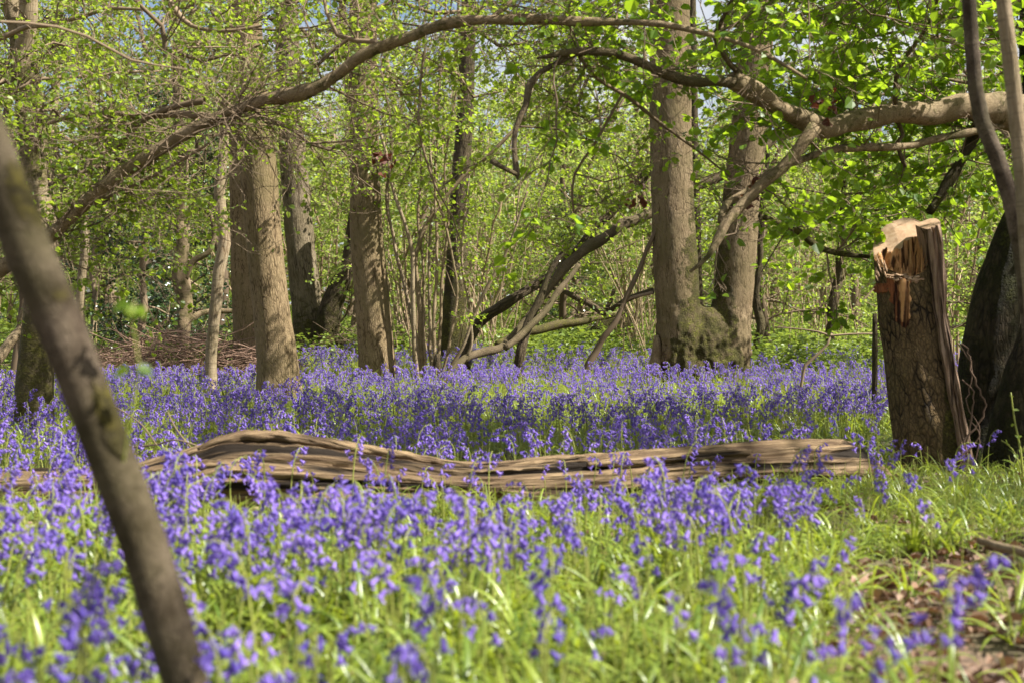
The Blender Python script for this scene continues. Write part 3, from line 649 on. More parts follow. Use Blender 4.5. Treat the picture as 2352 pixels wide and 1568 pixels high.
# ---- the arched bough across the picture
pts, rad = line([(-330, 900, 46), (-180, 760, 42), (-40, 640, 40), (110, 548, 38), (200, 470, 40), (300, 386, 42), (390, 330, 36), (450, 300, 30), (520, 262, 26), (600, 238, 36), (700, 205, 33), (780, 165, 31), (860, 118, 32), (950, 88, 30), (1020, 62, 30), (1090, 46, 27), (1200, 42, 26), (1350, 48, 23), (1480, 56, 19), (1600, 72, 15), (1720, 106, 11), (1850, 180, 8)], 8.6, 7.4)
rad = [r_ * .87 for r_ in rad]
root_p = Vector((pts[0].x - .3, pts[0].y, gz(pts[0].x - .3, pts[0].y)))
sp, sr = smooth_line([root_p - Vector((0, 0, .1))] + pts, [rad[0] * 1.2] + rad, 0.05); sp, sr = kink(sp, sr, 4, .4)
ARC = thing('arched_tree', 'long pale bough arching from the left edge over the middle of the picture', 'tree', root_p)
tb = Tubes(); tb.add(sp, sr, 20, bump=0.12, bf=10, seed=71); link('trunk', tb.mesh('trunk', M['hazel'], root_p, lambda V: .3 + .15 * (V[:, 0] > -1.4) * (V[:, 0] < 1)), ARC)
ARC_SP = sp
TRUNKS.append((root_p.x, root_p.y, .1))
AW, AL = Tubes(), Leaves()
O_TH = dict(seg=0.08, wig=0.24, grav=[-0.02, 0.0, 0.0], kids=[0, 6, 7], t0=[0, .1, .1], ratio=[0, .45, .45], out=0.8, leaves=25, off=0.03, leaf=0.036, tilt=.7)
def bough(x):
    s_, r_ = smooth_line(*line(x, x_d0, x_d1), .08); AW.add(s_, r_, 8, bump=.06, closed=False); return s_, r_
for spec, x_d0, x_d1, n_, L_ in [
    ([(500, 270, 16), (420, 262, 18), (330, 268, 14), (250, 262, 18), (180, 262, 16), (110, 285, 8)], 8.3, 8.6, 8, .8),
    ([(470, 232, 16), (400, 245, 14), (340, 270, 14), (290, 310, 14), (260, 360, 12), (236, 420, 10), (200, 480, 8)], 8.3, 8.5, 7, .7),
    ([(150, 500, 14), (250, 455, 10), (380, 390, 8), (480, 330, 6)], 8.6, 8.2, 5, .5),
    ([(335, -60, 18), (400, 20, 16), (440, 60, 10), (520, 72, 8), (600, 60, 6)], 9.0, 8.6, 6, .9),
    ([(380, 130, 12), (372, 60, 12), (330, 20, 10), (270, -40, 8)], 8.8, 8.6, 5, .8),
    ([(0, 50, 6), (60, 53, 7), (130, 62, 7), (200, 84, 7), (300, 138, 6), (360, 150, 4), (430, 160, 3)], 6.0, 6.4, 0, .5),
    ([(880, 110, 12), (860, 96, 12), (820, 94, 12), (775, 80, 12), (750, 30, 8), (740, -40, 8)], 7.9, 8.0, 6, .7),
    ([(800, 90, 9), (760, 120, 9), (730, 150, 7), (690, 170, 5)], 8.0, 8.0, 2, .6),
    ([(974, 118, 6), (968, 170, 6), (962, 240, 5), (962, 300, 6), (980, 370, 6), (1005, 440, 5), (1040, 500, 4), (1060, 560, 3)], 8.0, 8.2, 4, .5),
    ([(1130, 40, 10), (1200, -20, 9), (1260, -80, 8)], 7.8, 8, 3, .8),
    ([(1330, 130, 9), (1370, 180, 9), (1440, 222, 9), (1500, 270, 8), (1560, 315, 7), (1620, 360, 5), (1680, 410, 4)], 7.7, 8.6, 5, .7),
    ([(1430, 215, 7), (1400, 270, 7), (1360, 340, 7), (1320, 400, 6), (1315, 470, 5), (1330, 540, 4)], 7.8, 8.2, 6, .6),
    ([(700, 330, 5), (780, 326, 5), (850, 316, 4), (905, 300, 3)], 9, 9, 1, .3),
    ([(680, 305, 8), (710, 330, 8), (755, 345, 8), (790, 330, 6), (820, 310, 5)], 9, 9.3, 2, .5)]:
    s_, r_ = bough(spec)
    if n_: sprays(AW, AL, s_, r_, n_, L_, O_TH, up=.15)
O_BARE = dict(O_TH); O_BARE['leaves'] = 0; O_BARE['kids'] = [0, 4, 4]; O_BARE['leaflev'] = -1
sprays(AW, AL, ARC_SP, sr, 34, .6, O_BARE, up=.2, lo=.25, hi=.9, lev=1, r=.004)
_c = P(540, 275, 8.1); _cl = np.array([P(480 + 12 * k_, 285 - 3 * k_, 8.1) for k_ in range(12)])
sprays(AW, AL, _cl, None, 34, .9, O_BARE, up=-.2, lev=1, r=.0045)
sprays(AW, AL, ARC_SP, sr, 26, 1.0, O_TH, up=.6, lo=.3, hi=.98, bias=(0, .8, 0))
sprays(AW, AL, ARC_SP, sr, 30, .9, O_TH, up=.1, lo=.12, hi=.55, bias=(0, .6, 0))
# overhead thorny boughs over the top left
for (x0, y0, x1, y1, dd0, dd1, n_) in [(-60, 100, 700, -30, 10, 9.6, 13), (-80, 220, 560, 120, 9.6, 10.2, 12), (-60, -40, 800, 40, 11, 10.4, 13), (80, 400, 620, 330, 10.2, 10.8, 8), (500, -60, 1150, 60, 10.5, 11, 12), (620, 60, 1000, 260, 11, 11.4, 7), (-60, 330, 300, 220, 9, 9.5, 7), (430, 60, 720, 240, 12.5, 12.7, 14), (-60, 160, 400, 60, 11.5, 11.8, 14), (300, 150, 900, 30, 11.8, 12.3, 16), (850, 20, 1500, -20, 11.5, 12, 16), (880, 160, 1350, 260, 13, 13.5, 12), (1050, 60, 1500, 200, 12, 12.6, 12), (100, 300, 560, 420, 12.5, 12.8, 10), (640, 250, 860, 420, 14.5, 15, 6)]:
    a, b = np.array(P(x0, y0, dd0)), np.array(P(x1, y1, dd1)); k = 9
    pts_ = [a + (b - a) * i / k + rnd3(.08) for i in range(k + 1)]
    AW.add(np.array(pts_), np.linspace(.02, .005, k + 1), 6, closed=False)
    sprays(AW, AL, np.array(pts_), None, n_, 1.0, O_TH, up=.05)
thin(AL, [ARC_SP[len(ARC_SP) // 3:]], 26, .7); sungap(AL, ST_, .16, .85); clear_window(AL, 530, 700, 300, 930, 13, .6); clear_window(AL, 790, 900, 330, 880, 13, .7)
link('twigs', AW.mesh('twigs', M['twig'], root_p), ARC); link('leaves', AL.mesh('leaves', M['leaf_mid'], root_p, width=.44), ARC)
print('ARC leaves', AL.count())

# ---- the broken stump
def build_stump():
    d = 8.75; b = P(2140, 1082, d); b.z = gz(b.x, b.y)
    ST = thing('broken_stump', 'tall broken tree stump with a torn orange wound under its pale sawn top', 'stump', b)
    pts, rad = line([(2142, 1105, 168), (2138, 1040, 160), (2118, 900, 152), (2100, 780, 146), (2086, 680, 142), (2076, 620, 140)], d)
    sp, sr = smooth_line(pts, rad, 0.03); n = len(sp); S = 96
    ang = np.linspace(0, 2 * np.pi, S, endpoint=False); ca, sa = np.cos(ang), np.sin(ang)
    L = np.linspace(0, 1, n)
    # radius with plates/ridges; fissures as real grooves
    A, Lz = np.meshgrid(ang, np.array([p[2] for p in sp])); rm = sr.mean()
    q = np.stack([np.cos(A) * rm, np.sin(A) * rm, Lz * .35], -1).reshape(-1, 3)
    rr = sr[:, None] * (1 + 0.025 * snoise(q, 30, 5).reshape(n, S) + 0.02 * snoise(q, 75, 6).reshape(n, S))
    V = np.stack([sp[:, 0:1] + rr * ca, sp[:, 1:2] + rr * sa, np.repeat(sp[:, 2:3], S, 1)], -1)
    # the slope of the top: z limit as a function of place on the section
    topc = sp[-1]
    R0 = sr[-1]
    def top_z(x, y):
        u, v = (x - topc[0]) / R0, (y - topc[1]) / R0      # v = -1 towards the camera
        z0 = P(2076, 636, d).z                              # front rim
        z = z0 + np.interp(u, [-1, -.5, -.15, .6, 1], [-.02, .02, .058, .10, .12]) + 0.145 + 0.15 * v
        return z
    # body up to the sloping rim: stretch the topmost rings
    k0 = n - 10
    zt = top_z(V[-1, :, 0], V[-1, :, 1])
    zb0 = V[k0, :, 2]
    front = np.clip((-np.sin(ang) - 0.0) * 1.0, 0, 1) * np.exp(-((np.cos(ang) - .15) / .62) ** 4)
    zt = zt - 0.075 * front
    for i in range(k0, n):
        t = (i - k0) / (n - 1 - k0)
        V[i, :, 2] = zb0 * (1 - t) + zt * t
    V = V.reshape(-1, 3)
    i = np.arange(n - 1)[:, None] * S; j = np.arange(S)[None]; j2 = (j + 1) % S
    F = np.stack([i + j, i + j2, i + S + j2, i + S + j], -1).reshape(-1, 4)
    bk = np.stack([np.repeat((ca * rm)[None], n, 0).ravel(), np.repeat((sa * rm)[None], n, 0).ravel(), V[:, 2]], -1)
    ms = 0.18 + 0.6 * np.exp(-((V[:, 2]) / .45) ** 2) * (V[:, 0] > b.x) + .25 * (V[:, 0] > b.x + .02)
    link('bark', mesh('bark', V - np.array(b), [F], [M['stump']], True, {'bk': bk, 'moss': np.clip(ms, 0, 1)}), ST)
    # sawn and torn top: a height field over the section
    nr = 34; rim = V[-S:]
    cx, cy = rim[:, 0].mean(), rim[:, 1].mean(); W = []; tor = []
    zf = P(2076, 636, d).z
    r5 = np.random.default_rng(5)
    for a in range(S):
        for k in range(nr):
            t = 1 - k / (nr - 1)
            x = cx + (rim[a, 0] - cx) * t; y = cy + (rim[a, 1] - cy) * t
            u, v = (x - topc[0]) / R0, (y - topc[1]) / R0
            zc = top_z(np.array([x]), np.array([y]))[0] + 0.0
            edge = -0.05 + 0.12 * math.sin(u * 7) + 0.06 * math.sin(u * 19 + 1)
            tr = v < edge and u < 0.80
            if tr:
                depth = min(1, (edge - v) / 0.22) * min(1, max(0, (u + 1.0) / .55)) ** 1.5
                ch = 0.035 * r5.random() + 0.05 * max(0, math.sin(u * 23 + 2)) ** 2
                z = zc * (1 - depth) + (zf - 0.055 + 0.06 * (u < -0.25) + 0.04 * u) * depth + ch * (0.3 + 0.7 * depth) * (1 if v > -.8 else .3)
            else: z = zc + 0.004 * math.sin(u * 5 + v * 3)
            if k == 0: z = rim[a, 2] + 0.002
            W.append((x, y, z)); tor.append(1 if tr else 0)
    W = np.array(W); tor = np.array(tor)
    a = np.arange(S)[:, None] * nr; a2 = ((np.arange(S) + 1) % S)[:, None] * nr; k = np.arange(nr - 1)[None]
    F2 = np.stack([a + k, a + k + 1, a2 + k + 1, a2 + k], -1).reshape(-1, 4)[:, ::-1]
    bk2 = np.stack([W[:, 0], W[:, 1], W[:, 2]], -1) - np.array(b)
    midx = (tor[F2].sum(1) >= 2).astype(int)
    top = link('sawn_top', mesh('sawn_top', W - np.array(b), [F2], [M['cut'], M['fresh']], False, {'bk': bk2}, midx), ST)
    # splinters standing in the wound
    sb = Tubes()
    for k in range(95):
        u = rng.uniform(-.55, .78); v = rng.uniform(-.75, .05)
        x, y = cx + u * R0, cy + v * R0; h = rng.uniform(.03, .12) * (1.7 if u > .15 else .7)
        z0 = zf - .05 + rng.uniform(0, .05); wd = rng.uniform(.002, .007)
        ps = [np.array([x, y, z0]), np.array([x + rng.normal() * .004, y + rng.normal() * .004, z0 + h * .6]), np.array([x + rng.normal() * .012, y + rng.normal() * .01, z0 + h])]
        sb.fast(ps, [wd, wd * .8, wd * .1], 4)
    for k in range(9):      # tall fibres rising past the cut
        u = rng.uniform(.2, .55); x, y = cx + u * R0, cy + rng.uniform(-.5, -.25) * R0
        sb.fast([np.array([x, y, zf]), np.array([x - .004, y, zf + .12]), np.array([x + rng.normal() * .01, y - .005, zf + rng.uniform(.17, .24)])], [.004, .003, .0006], 4)
    link('splinters', sb.mesh('splinters', M['fresh'], b, smooth=False), ST)
    # pale broken lip along the lower edge of the wound
    lp = Tubes()
    for k in range(34):
        px0 = rng.uniform(2030, 2100); px1 = px0 + rng.uniform(14, 46); py0 = 634 + (px0 - 2030) * .1 + rng.normal() * 3; dd = d - R0 * 0.96
        wd = rng.uniform(.003, .008)
        lp.fast([np.array(P(px0, py0, dd + .02)), np.array(P((px0 + px1) / 2, py0 + 2 + rng.normal() * 2, dd - .006 + rng.normal() * .004)), np.array(P(min(px1, 2118), py0 + 3 + rng.normal() * 3, dd + .035))], [wd * .6, wd, wd * .3], 4)
    for k in range(12):
        px0 = rng.uniform(2006, 2036); py0 = rng.uniform(596, 640); dd = d - R0 * .93
        lp.fast([np.array(P(px0, py0 - 12, dd + .01)), np.array(P(px0 + 3, py0, dd - .01)), np.array(P(px0 + 8, py0 + 10, dd))], [.002, .005, .002], 4)
    link('broken_lip', lp.mesh('broken_lip', M['cut'], b), ST)
    # strip of bark torn away down the front
    def strip(name, mt, x0, y0, y1, w0, lift, slant, wob, tip):
        st_ = []; k = 26
        for i_ in range(k):
            t = i_ / (k - 1); py = y0 + (y1 - y0) * t; c = x0 + slant * t + 4 * math.sin(t * 4 + wob); wv = (w0 * (1 - tip * t) + 2) * (1 + .12 * math.sin(t * 17 + wob) + .1 * math.sin(t * 31))
            if i_ == k - 1: wv *= .3
            for s in (-1, -.5, 0, .5, 1):
                px = c + s * wv; zz = P(px, py + (6 * math.sin(s * 5 + wob) if i_ == k - 1 else 0), d - R0).z
                jn = int(np.argmin(np.abs(sp[:, 2] - zz))); cc, rr1 = sp[jn], sr[jn] * lift
                x = P(px, py, d - R0 * 1.0).x; dx = np.clip((x - cc[0]) / rr1, -.99, .99)
                st_.append((x, cc[1] - rr1 * math.sqrt(1 - dx * dx) + (0.014 if abs(s) == 1 else -0.002 * math.cos(s * 9)), zz))
        st_ = np.array(st_); a_ = np.arange(k - 1)[:, None] * 5 + np.arange(4)[None]
        F3 = np.stack([a_, a_ + 1, a_ + 6, a_ + 5], -1).reshape(-1, 4)[:, ::-1]
        link(name, mesh(name, st_ - np.array(b), [F3], [mt], True, {'bk': (st_ - np.array(b))}), ST)
    strip('inner_bark', M['inner'], 2060, 638, 752, 24, 1.035, 24, .5, .55)
    strip('torn_strip', M['fresh'], 2068, 640, 742, 16, 1.055, 14, 0, .35)
    strip('inner_bark', M['inner'], 2034, 650, 672, 12, 1.04, 6, 1.5, .3)
    # split slab of bare wood down the right side
    sl_ = Tubes(); kk = 24; VV = []; prof = [(-1.0, -.3), (-.85, -.9), (-.5, -1.0), (-.35, -.8), (-.1, -1.02), (.2, -.85), (.35, -1.0), (.6, -.8), (.8, -.75), (.95, -.3), (1.0, .1), (.9, .5), (.6, .8), (-.4, .8), (-1.0, .5)]
    for i_ in range(kk):
        t = i_ / (kk - 1)
        l = np.interp(t, [0, .15, .35, .6, .8, 1], [2112, 2126, 2136, 2158, 2178, 2196]); r_ = np.interp(t, [0, .15, .35, .6, .8, 1], [2156, 2162, 2168, 2190, 2212, 2236])
        py = 513 + (1075 - 513) * t; c_ = P((l + r_) / 2, py, d - .10); hw = (r_ - l) / 2 * d / FPX
        for a_i, (u, v) in enumerate(prof):
            VV.append((c_.x + u * hw + .004 * math.sin(a_i * 3 + t * 14) + .003 * math.sin(a_i * 7 + t * 33), c_.y + v * .12 + .010 * math.sin(a_i * 5 + t * 9), c_.z + (0.02 * u + .03 * v if i_ == 0 else 0)))
    VV = np.array(VV); npf = len(prof); a_ = np.arange(kk - 1)[:, None] * npf; j = np.arange(npf)[None]; j2 = (j + 1) % npf
    F4 = np.stack([a_ + j, a_ + npf + j, a_ + npf + j2, a_ + j2], -1).reshape(-1, 4)[:, ::-1]
    nV = len(VV); VV = np.vstack([VV, VV[:npf].mean(0)]); cap = np.stack([np.full(npf, nV), np.arange(npf), (np.arange(npf) + 1) % npf], -1)
    link('split_slab', mesh('split_slab', VV - np.array(b), [F4, cap], [M['split'], M['cut']], False, {'bk': VV - np.array(b)}, [0] * len(F4) + [1] * npf), ST)
    # core that closes the stump behind its front rim
    TRUNKS.append((b.x, b.y, .3))
build_stump()

# ---- the fallen log
def build_log():
    top = [(-200, 1120), (0, 1082), (180, 1074), (310, 1062), (400, 1040), (470, 1022), (540, 1000), (620, 1000), (700, 1006), (800, 1022), (900, 1040), (1000, 1056), (1100, 1062), (1200, 1056), (1300, 1048), (1400, 1040), (1500, 1030), (1650, 1020), (1800, 1010), (1930, 1006), (1996, 1010)]
    D = lambda x: np.interp(x, [-200, 700, 1200, 1650, 2034], [6.55, 6.7, 6.95, 7.4, 8.0])
    pts, rad = [], []
    for x, yt in top:
        d = float(D(x)); zt = P(x, yt, d).z; zb = gz(P(x, yt, d).x, d) - 0.03
        r_ = max((zt - zb) / 2, 0.05); c = P(x, yt, d); pts.append(Vector((c.x, d, zb + r_))); rad.append(r_)
    sp, sr = smooth_line(pts, rad, 0.018); n = len(sp); S = 128
    ang = np.linspace(0, 2 * np.pi, S, endpoint=False)
    T = np.gradient(sp, axis=0); T /= np.linalg.norm(T, axis=1)[:, None]
    U = np.array([0, 0, 1.]) - T * T[:, 2:3]; U /= np.linalg.norm(U, axis=1)[:, None]; Bv = np.cross(T, U)   # Bv faces the camera or away
    L = np.concatenate([[0], np.cumsum(np.linalg.norm(np.diff(sp, axis=0), axis=1))])
    A, LL = np.meshgrid(ang, L); rm = sr.mean()
    tw = A + 0.25 * np.sin(LL * 1.1)
    q = np.stack([np.cos(tw), np.sin(tw), LL * .5], -1).reshape(-1, 3)
    disp = np.zeros((n, S))
    for ii in range(n):
        l_ = L[ii]
        for jj_ in range(S):
            a_ = ang[jj_] + .3 * math.sin(l_ * 1.1); c_, s_ = math.cos(a_), math.sin(a_)
            v1 = mnoise.noise(Vector((c_ * 1.1, s_ * 1.1, l_ * 1.3)))
            v2 = mnoise.noise(Vector((c_ * 3.2, s_ * 3.2, l_ * .9 + 9)))
            v3 = mnoise.noise(Vector((c_ * 8, s_ * 8, l_ * 1.6 + 5)))
            v4 = mnoise.noise(Vector((c_ * 20, s_ * 20, l_ * 5 + 2)))
            v5 = mnoise.noise(Vector((c_ * 7, s_ * 7, l_ * 11)))
            disp[ii, jj_] = .16 * v1 + .08 * v2 + .05 * v3 + .03 * v4 + .02 * v5 - .09 * max(0, 1 - abs(v3) * 9) * (v2 > -.15) - .05 * max(0, 1 - abs(v4) * 6) * (v1 > 0)
    groove = np.zeros((n, S))
    for (a0, wdt, dep, l0, l1, wob) in [(1.15, .07, .16, .3, 3.6, .25), (.55, .05, .12, 1.2, 4.6, .2), (0.05, .05, .12, 0, 2.6, .3), (1.9, .06, .12, 2.0, 5.6, .2), (.75, .05, .14, 3.3, 5.8, .2), (-.4, .08, .15, 1.0, 5.0, .3)]:
        for sgn in (1, -1):
            ac = (a0 if sgn > 0 else np.pi - a0) + wob * np.sin(LL * 1.7 + a0 * 5) * .5
            g = np.exp(-((np.angle(np.exp(1j * (A - ac)))) / wdt) ** 2) * np.clip((LL - l0) * 3, 0, 1) * np.clip((l1 - LL) * 3, 0, 1)
            groove = np.maximum(groove, dep * g)
    rr = sr[:, None] * (1 + disp - groove)
    X = sp[:, None] + U[:, None] * (rr * np.sin(A))[..., None] + Bv[:, None] * (rr * np.cos(A) * 0.95)[..., None]
    X[..., 0] -= (X[..., 2] - sp[:, None, 2]) * (1.0 * np.clip((LL - L[-1] + .25) / .25, 0, 1))
    V = X.reshape(-1, 3); b = Vector(sp[n // 2]); b.z -= sr[n // 2]
    i = np.arange(n - 1)[:, None] * S; j = np.arange(S)[None]; j2 = (j + 1) % S
    F = np.stack([i + j, i + S + j, i + S + j2, i + j2], -1).reshape(-1, 4)
    bk = np.stack([np.cos(A) * rm, np.sin(A) * rm, LL], -1).reshape(-1, 3)
    nV = len(V); V = np.vstack([V, sp[0], sp[-1]]); bk = np.vstack([bk, [0, 0, 0], [0, 0, L[-1]]]); jj = np.arange(S)
    T1 = np.stack([np.full(S, nV), jj, (jj + 1) % S], -1); T2 = np.stack([np.full(S, nV + 1), (n - 1) * S + (jj + 1) % S, (n - 1) * S + jj], -1)
    me = mesh('fallen_log', V - np.array(b), [F, T1, T2], [M['log']], True, {'bk': bk})
    thing('fallen_log', 'long weathered fallen log without bark lying across the bluebells', 'log', b, data=me)
    return sp, sr
LOG, LOGR = build_log()
lg = bpy.data.objects['fallen_log']
def ridge(spec, seed, off):
    pts, rad = [], []
    for x, y, w_ in spec:
        d = float(np.interp(x, [-200, 700, 1200, 1650, 2034], [6.55, 6.7, 6.95, 7.4, 8.0])) - off
        pts.append(P(x, y, d)); rad.append(w_ / 2 * d / FPX)
    sp, sr = smooth_line(pts, rad, .02); sp, sr = kink(sp, sr, seed, .3); tb = Tubes(); tb.add(sp, sr, 20, bump=.22, bf=16, seed=seed)
    link('ridge', tb.mesh('ridge', M['log'], lg.location), lg)
ridge([(455, 1034, 10), (500, 1014, 22), (560, 1004, 30), (640, 1006, 26), (720, 1014, 20), (800, 1026, 22), (900, 1042, 20), (980, 1060, 22), (1060, 1070, 18), (1150, 1066, 16), (1260, 1056, 20), (1340, 1050, 12)], 3, .045)
ridge([(330, 1080, 14), (420, 1070, 26), (520, 1066, 22), (640, 1072, 12)], 5, .14)
ridge([(1350, 1066, 10), (1480, 1052, 26), (1600, 1044, 22), (1720, 1038, 14)], 6, .12)
ridge([(560, 1128, 16), (700, 1140, 34), (840, 1150, 30), (960, 1152, 14)], 7, .12)
ridge([(1150, 1128, 12), (1250, 1140, 34), (1350, 1132, 24), (1460, 1118, 12)], 8, .12)

# ---- thin stems, leaning poles
def simple_wood(name, label, cat, spec, d0, d1, mat, parts_=(), group=None, sides=12, bump=.06, moss=0.2, foot=True, leaf=None, seed=0):
    pts, rad = line(spec, d0, d1)
    if foot: pts[0].z = gz(pts[0].x, pts[0].y) - .04
    b = Vector((pts[0].x, pts[0].y, gz(pts[0].x, pts[0].y)))
    sp, sr = smooth_line(pts, rad, .08); sp, sr = kink(sp, sr, seed); tb = Tubes(); tb.add(sp, sr, sides, bump=bump * 1.5, seed=seed)
    mf = lambda V: moss + 0 * V[:, 0]
    r_ = thing(name, label, cat, b, group)
    link('trunk', tb.mesh('trunk', mat, b, mf), r_)
    for k, (s_, e0, e1) in enumerate(parts_): add_branch(r_, b, s_, e0, e1, mat, 10, .05, mf, seed=seed + k + 1)
    if leaf:
        w_, l_ = Tubes(), Leaves(); sprays(w_, l_, sp, sr, leaf[0], leaf[1], leaf[2], lo=.35)
        link('twigs', w_.mesh('twigs', M['twig'], b), r_); link('leaves', l_.mesh('leaves', M['leaf_mid'], b), r_)
    TRUNKS.append((b.x, b.y, .06)); return r_
O_MID = dict(seg=0.16, wig=0.22, grav=[-0.02, 0.0, 0.0], kids=[0, 6, 7], t0=[0, .1, .1], ratio=[0, .45, .45], out=0.8, leaves=16, off=0.05, leaf=0.058, tilt=.7)
simple_wood('leaning_tree', 'thick bent pole rising rightwards from the foot of the thin stems', 'tree', [(1010, 872, 18), (1050, 836, 19), (1100, 810, 20), (1150, 798, 19), (1190, 762, 18), (1240, 690, 18), (1300, 612, 22), (1370, 560, 24), (1430, 522, 24), (1500, 490, 22), (1580, 440, 22), (1700, 380, 20), (1800, 300, 18)], 17, 20, M['limb'],
    [([(1160, 800, 16), (1200, 765, 16), (1250, 715, 14), (1290, 660, 14), (1330, 610, 12)], 17.2, 18)], moss=.35, leaf=(16, 1.3, O_MID), seed=81)
simple_wood('leaning_tree', 'dark leaning trunk that crosses behind the bent pole and rises to the upper right', 'tree', [(1062, 850, 30), (1075, 790, 26), (1110, 735, 25), (1170, 690, 25), (1230, 655, 23), (1290, 610, 20), (1340, 560, 20), (1390, 500, 19), (1440, 450, 18), (1480, 400, 22), (1560, 300, 18)], 19, 20, M['dark'], moss=.25, leaf=(14, 1.4, O_MID), seed=85)
simple_wood('prop_stem', 'short upright dark stem holding up the crossing leaning trunks', 'stem', [(1190, 862, 28), (1198, 800, 26), (1210, 760, 22), (1232, 700, 18), (1262, 630, 14), (1290, 580, 10)], 17.6, 18, M['dark'], moss=.3, seed=88)
simple_wood('leaning_pole', 'thin straight leaning pole just left of the twin trunked tree', 'pole', [(1328, 854, 16), (1370, 800, 16), (1410, 740, 14), (1450, 660, 12), (1480, 590, 10), (1510, 520, 8)], 18, 18, M['twig'], [([(1410, 745, 8), (1440, 690, 7), (1500, 672, 9)], 18, 18)], seed=91)
simple_wood('fallen_branch', 'crooked dark branch with a hooked elbow hanging left of the twin trunked tree', 'branch', [(1500, 668, 14), (1440, 690, 14), (1400, 712, 14), (1382, 715, 16), (1340, 690, 14), (1290, 668, 13), (1240, 650, 11)], 18.6, 19.5, M['limb'], [([(1390, 712, 12), (1404, 690, 10), (1410, 664, 8)], 18.7, 18.7)], foot=False, seed=94)
simple_wood('fallen_branch', 'mossy green fallen branch sloping low behind the bluebells, centre right', 'branch', [(1140, 790, 14), (1200, 764, 18), (1260, 752, 20), (1330, 740, 18), (1380, 728, 14), (1440, 715, 9)], 21, 22, M['hazel'], moss=.9, foot=False, seed=96)
simple_wood('bare_branch', 'thin bare branch poking up through the bluebells between twin tree and stump', 'branch', [(1828, 860, 6), (1850, 838, 7), (1880, 812, 6), (1900, 790, 5), (1910, 765, 4)], 13, 13, M['twig'], [([(1905, 770, 5), (1880, 762, 5), (1840, 756, 4), (1780, 752, 3)], 13, 13), ([(1900, 772, 5), (1950, 768, 5), (2010, 766, 4)], 13, 13)], seed=98)
simple_wood('sapling', 'crooked pale thin trunk at left behind the blurred leaning stem', 'sapling', [(184, 860, 18), (184, 760, 17), (186, 690, 19), (190, 620, 21), (198, 560, 22), (196, 510, 18), (185, 470, 16), (200, 380, 14), (240, 250, 10)], 14.5, 14.5, M['pale'], seed=101, bump=.12)
simple_wood('sapling', 'short stout broken stem low at the left edge of the wood', 'sapling', [(54, 880, 28), (52, 800, 26), (56, 740, 26), (66, 690, 24), (70, 640, 20)], 13.5, 13.5, M['hazel'], [([(-40, 860, 26), (0, 815, 26), (40, 770, 24), (80, 740, 20), (120, 700, 16)], 13.0, 13.5)], seed=103)
simple_wood('tree', 'grey brown mossy trunk in front of the dark holly at left', 'tree', [(426, 840, 36), (424, 760, 34), (420, 690, 34), (418, 620, 32), (416, 540, 28), (412, 450, 26), (410, 300, 22), (405, 150, 20), (400, -60, 18)], 21, 21, M['hazel'], [([(425, 640, 16), (445, 600, 14), (478, 580, 12), (490, 540, 10), (480, 480, 8)], 21, 21), ([(424, 745, 16), (460, 722, 14), (500, 715, 12), (560, 712, 10)], 21, 21.5)], moss=.5, seed=105)
simple_wood('tree', 'slim dark trunk in the sunny gap between twin tree and stump', 'tree', [(1904, 838, 34), (1906, 790, 26), (1912, 720, 24), (1918, 660, 22), (1930, 600, 18), (1935, 500, 14), (1940, 350, 12)], 25, 25, M['dark'], leaf=(14, 1.6, O_MID), seed=108)
simple_wood('tree', 'dark thin trunk standing close behind the right side of the twin trunked tree', 'tree', [(1738, 850, 22), (1742, 760, 20), (1738, 690, 18), (1745, 600, 14), (1750, 480, 12), (1770, 300, 10)], 22, 22, M['dark'], [([(1740, 720, 10), (1725, 690, 9), (1720, 660, 8)], 22, 22)], leaf=(14, 1.5, O_MID), seed=110)
simple_wood('stump', 'small brown decayed stump beside the left foot of the twin trunked tree', 'stump', [(1502, 868, 34), (1503, 840, 32), (1506, 800, 24), (1508, 770, 12)], 18, 18, M['hazel'], seed=112, bump=.15)
simple_wood('post', 'thin dark post close to the left side of the broken stump', 'post', [(2006, 900, 14), (2008, 860, 14), (2009, 800, 13), (2008, 720, 10)], 12, 12, M['dark'], seed=114)

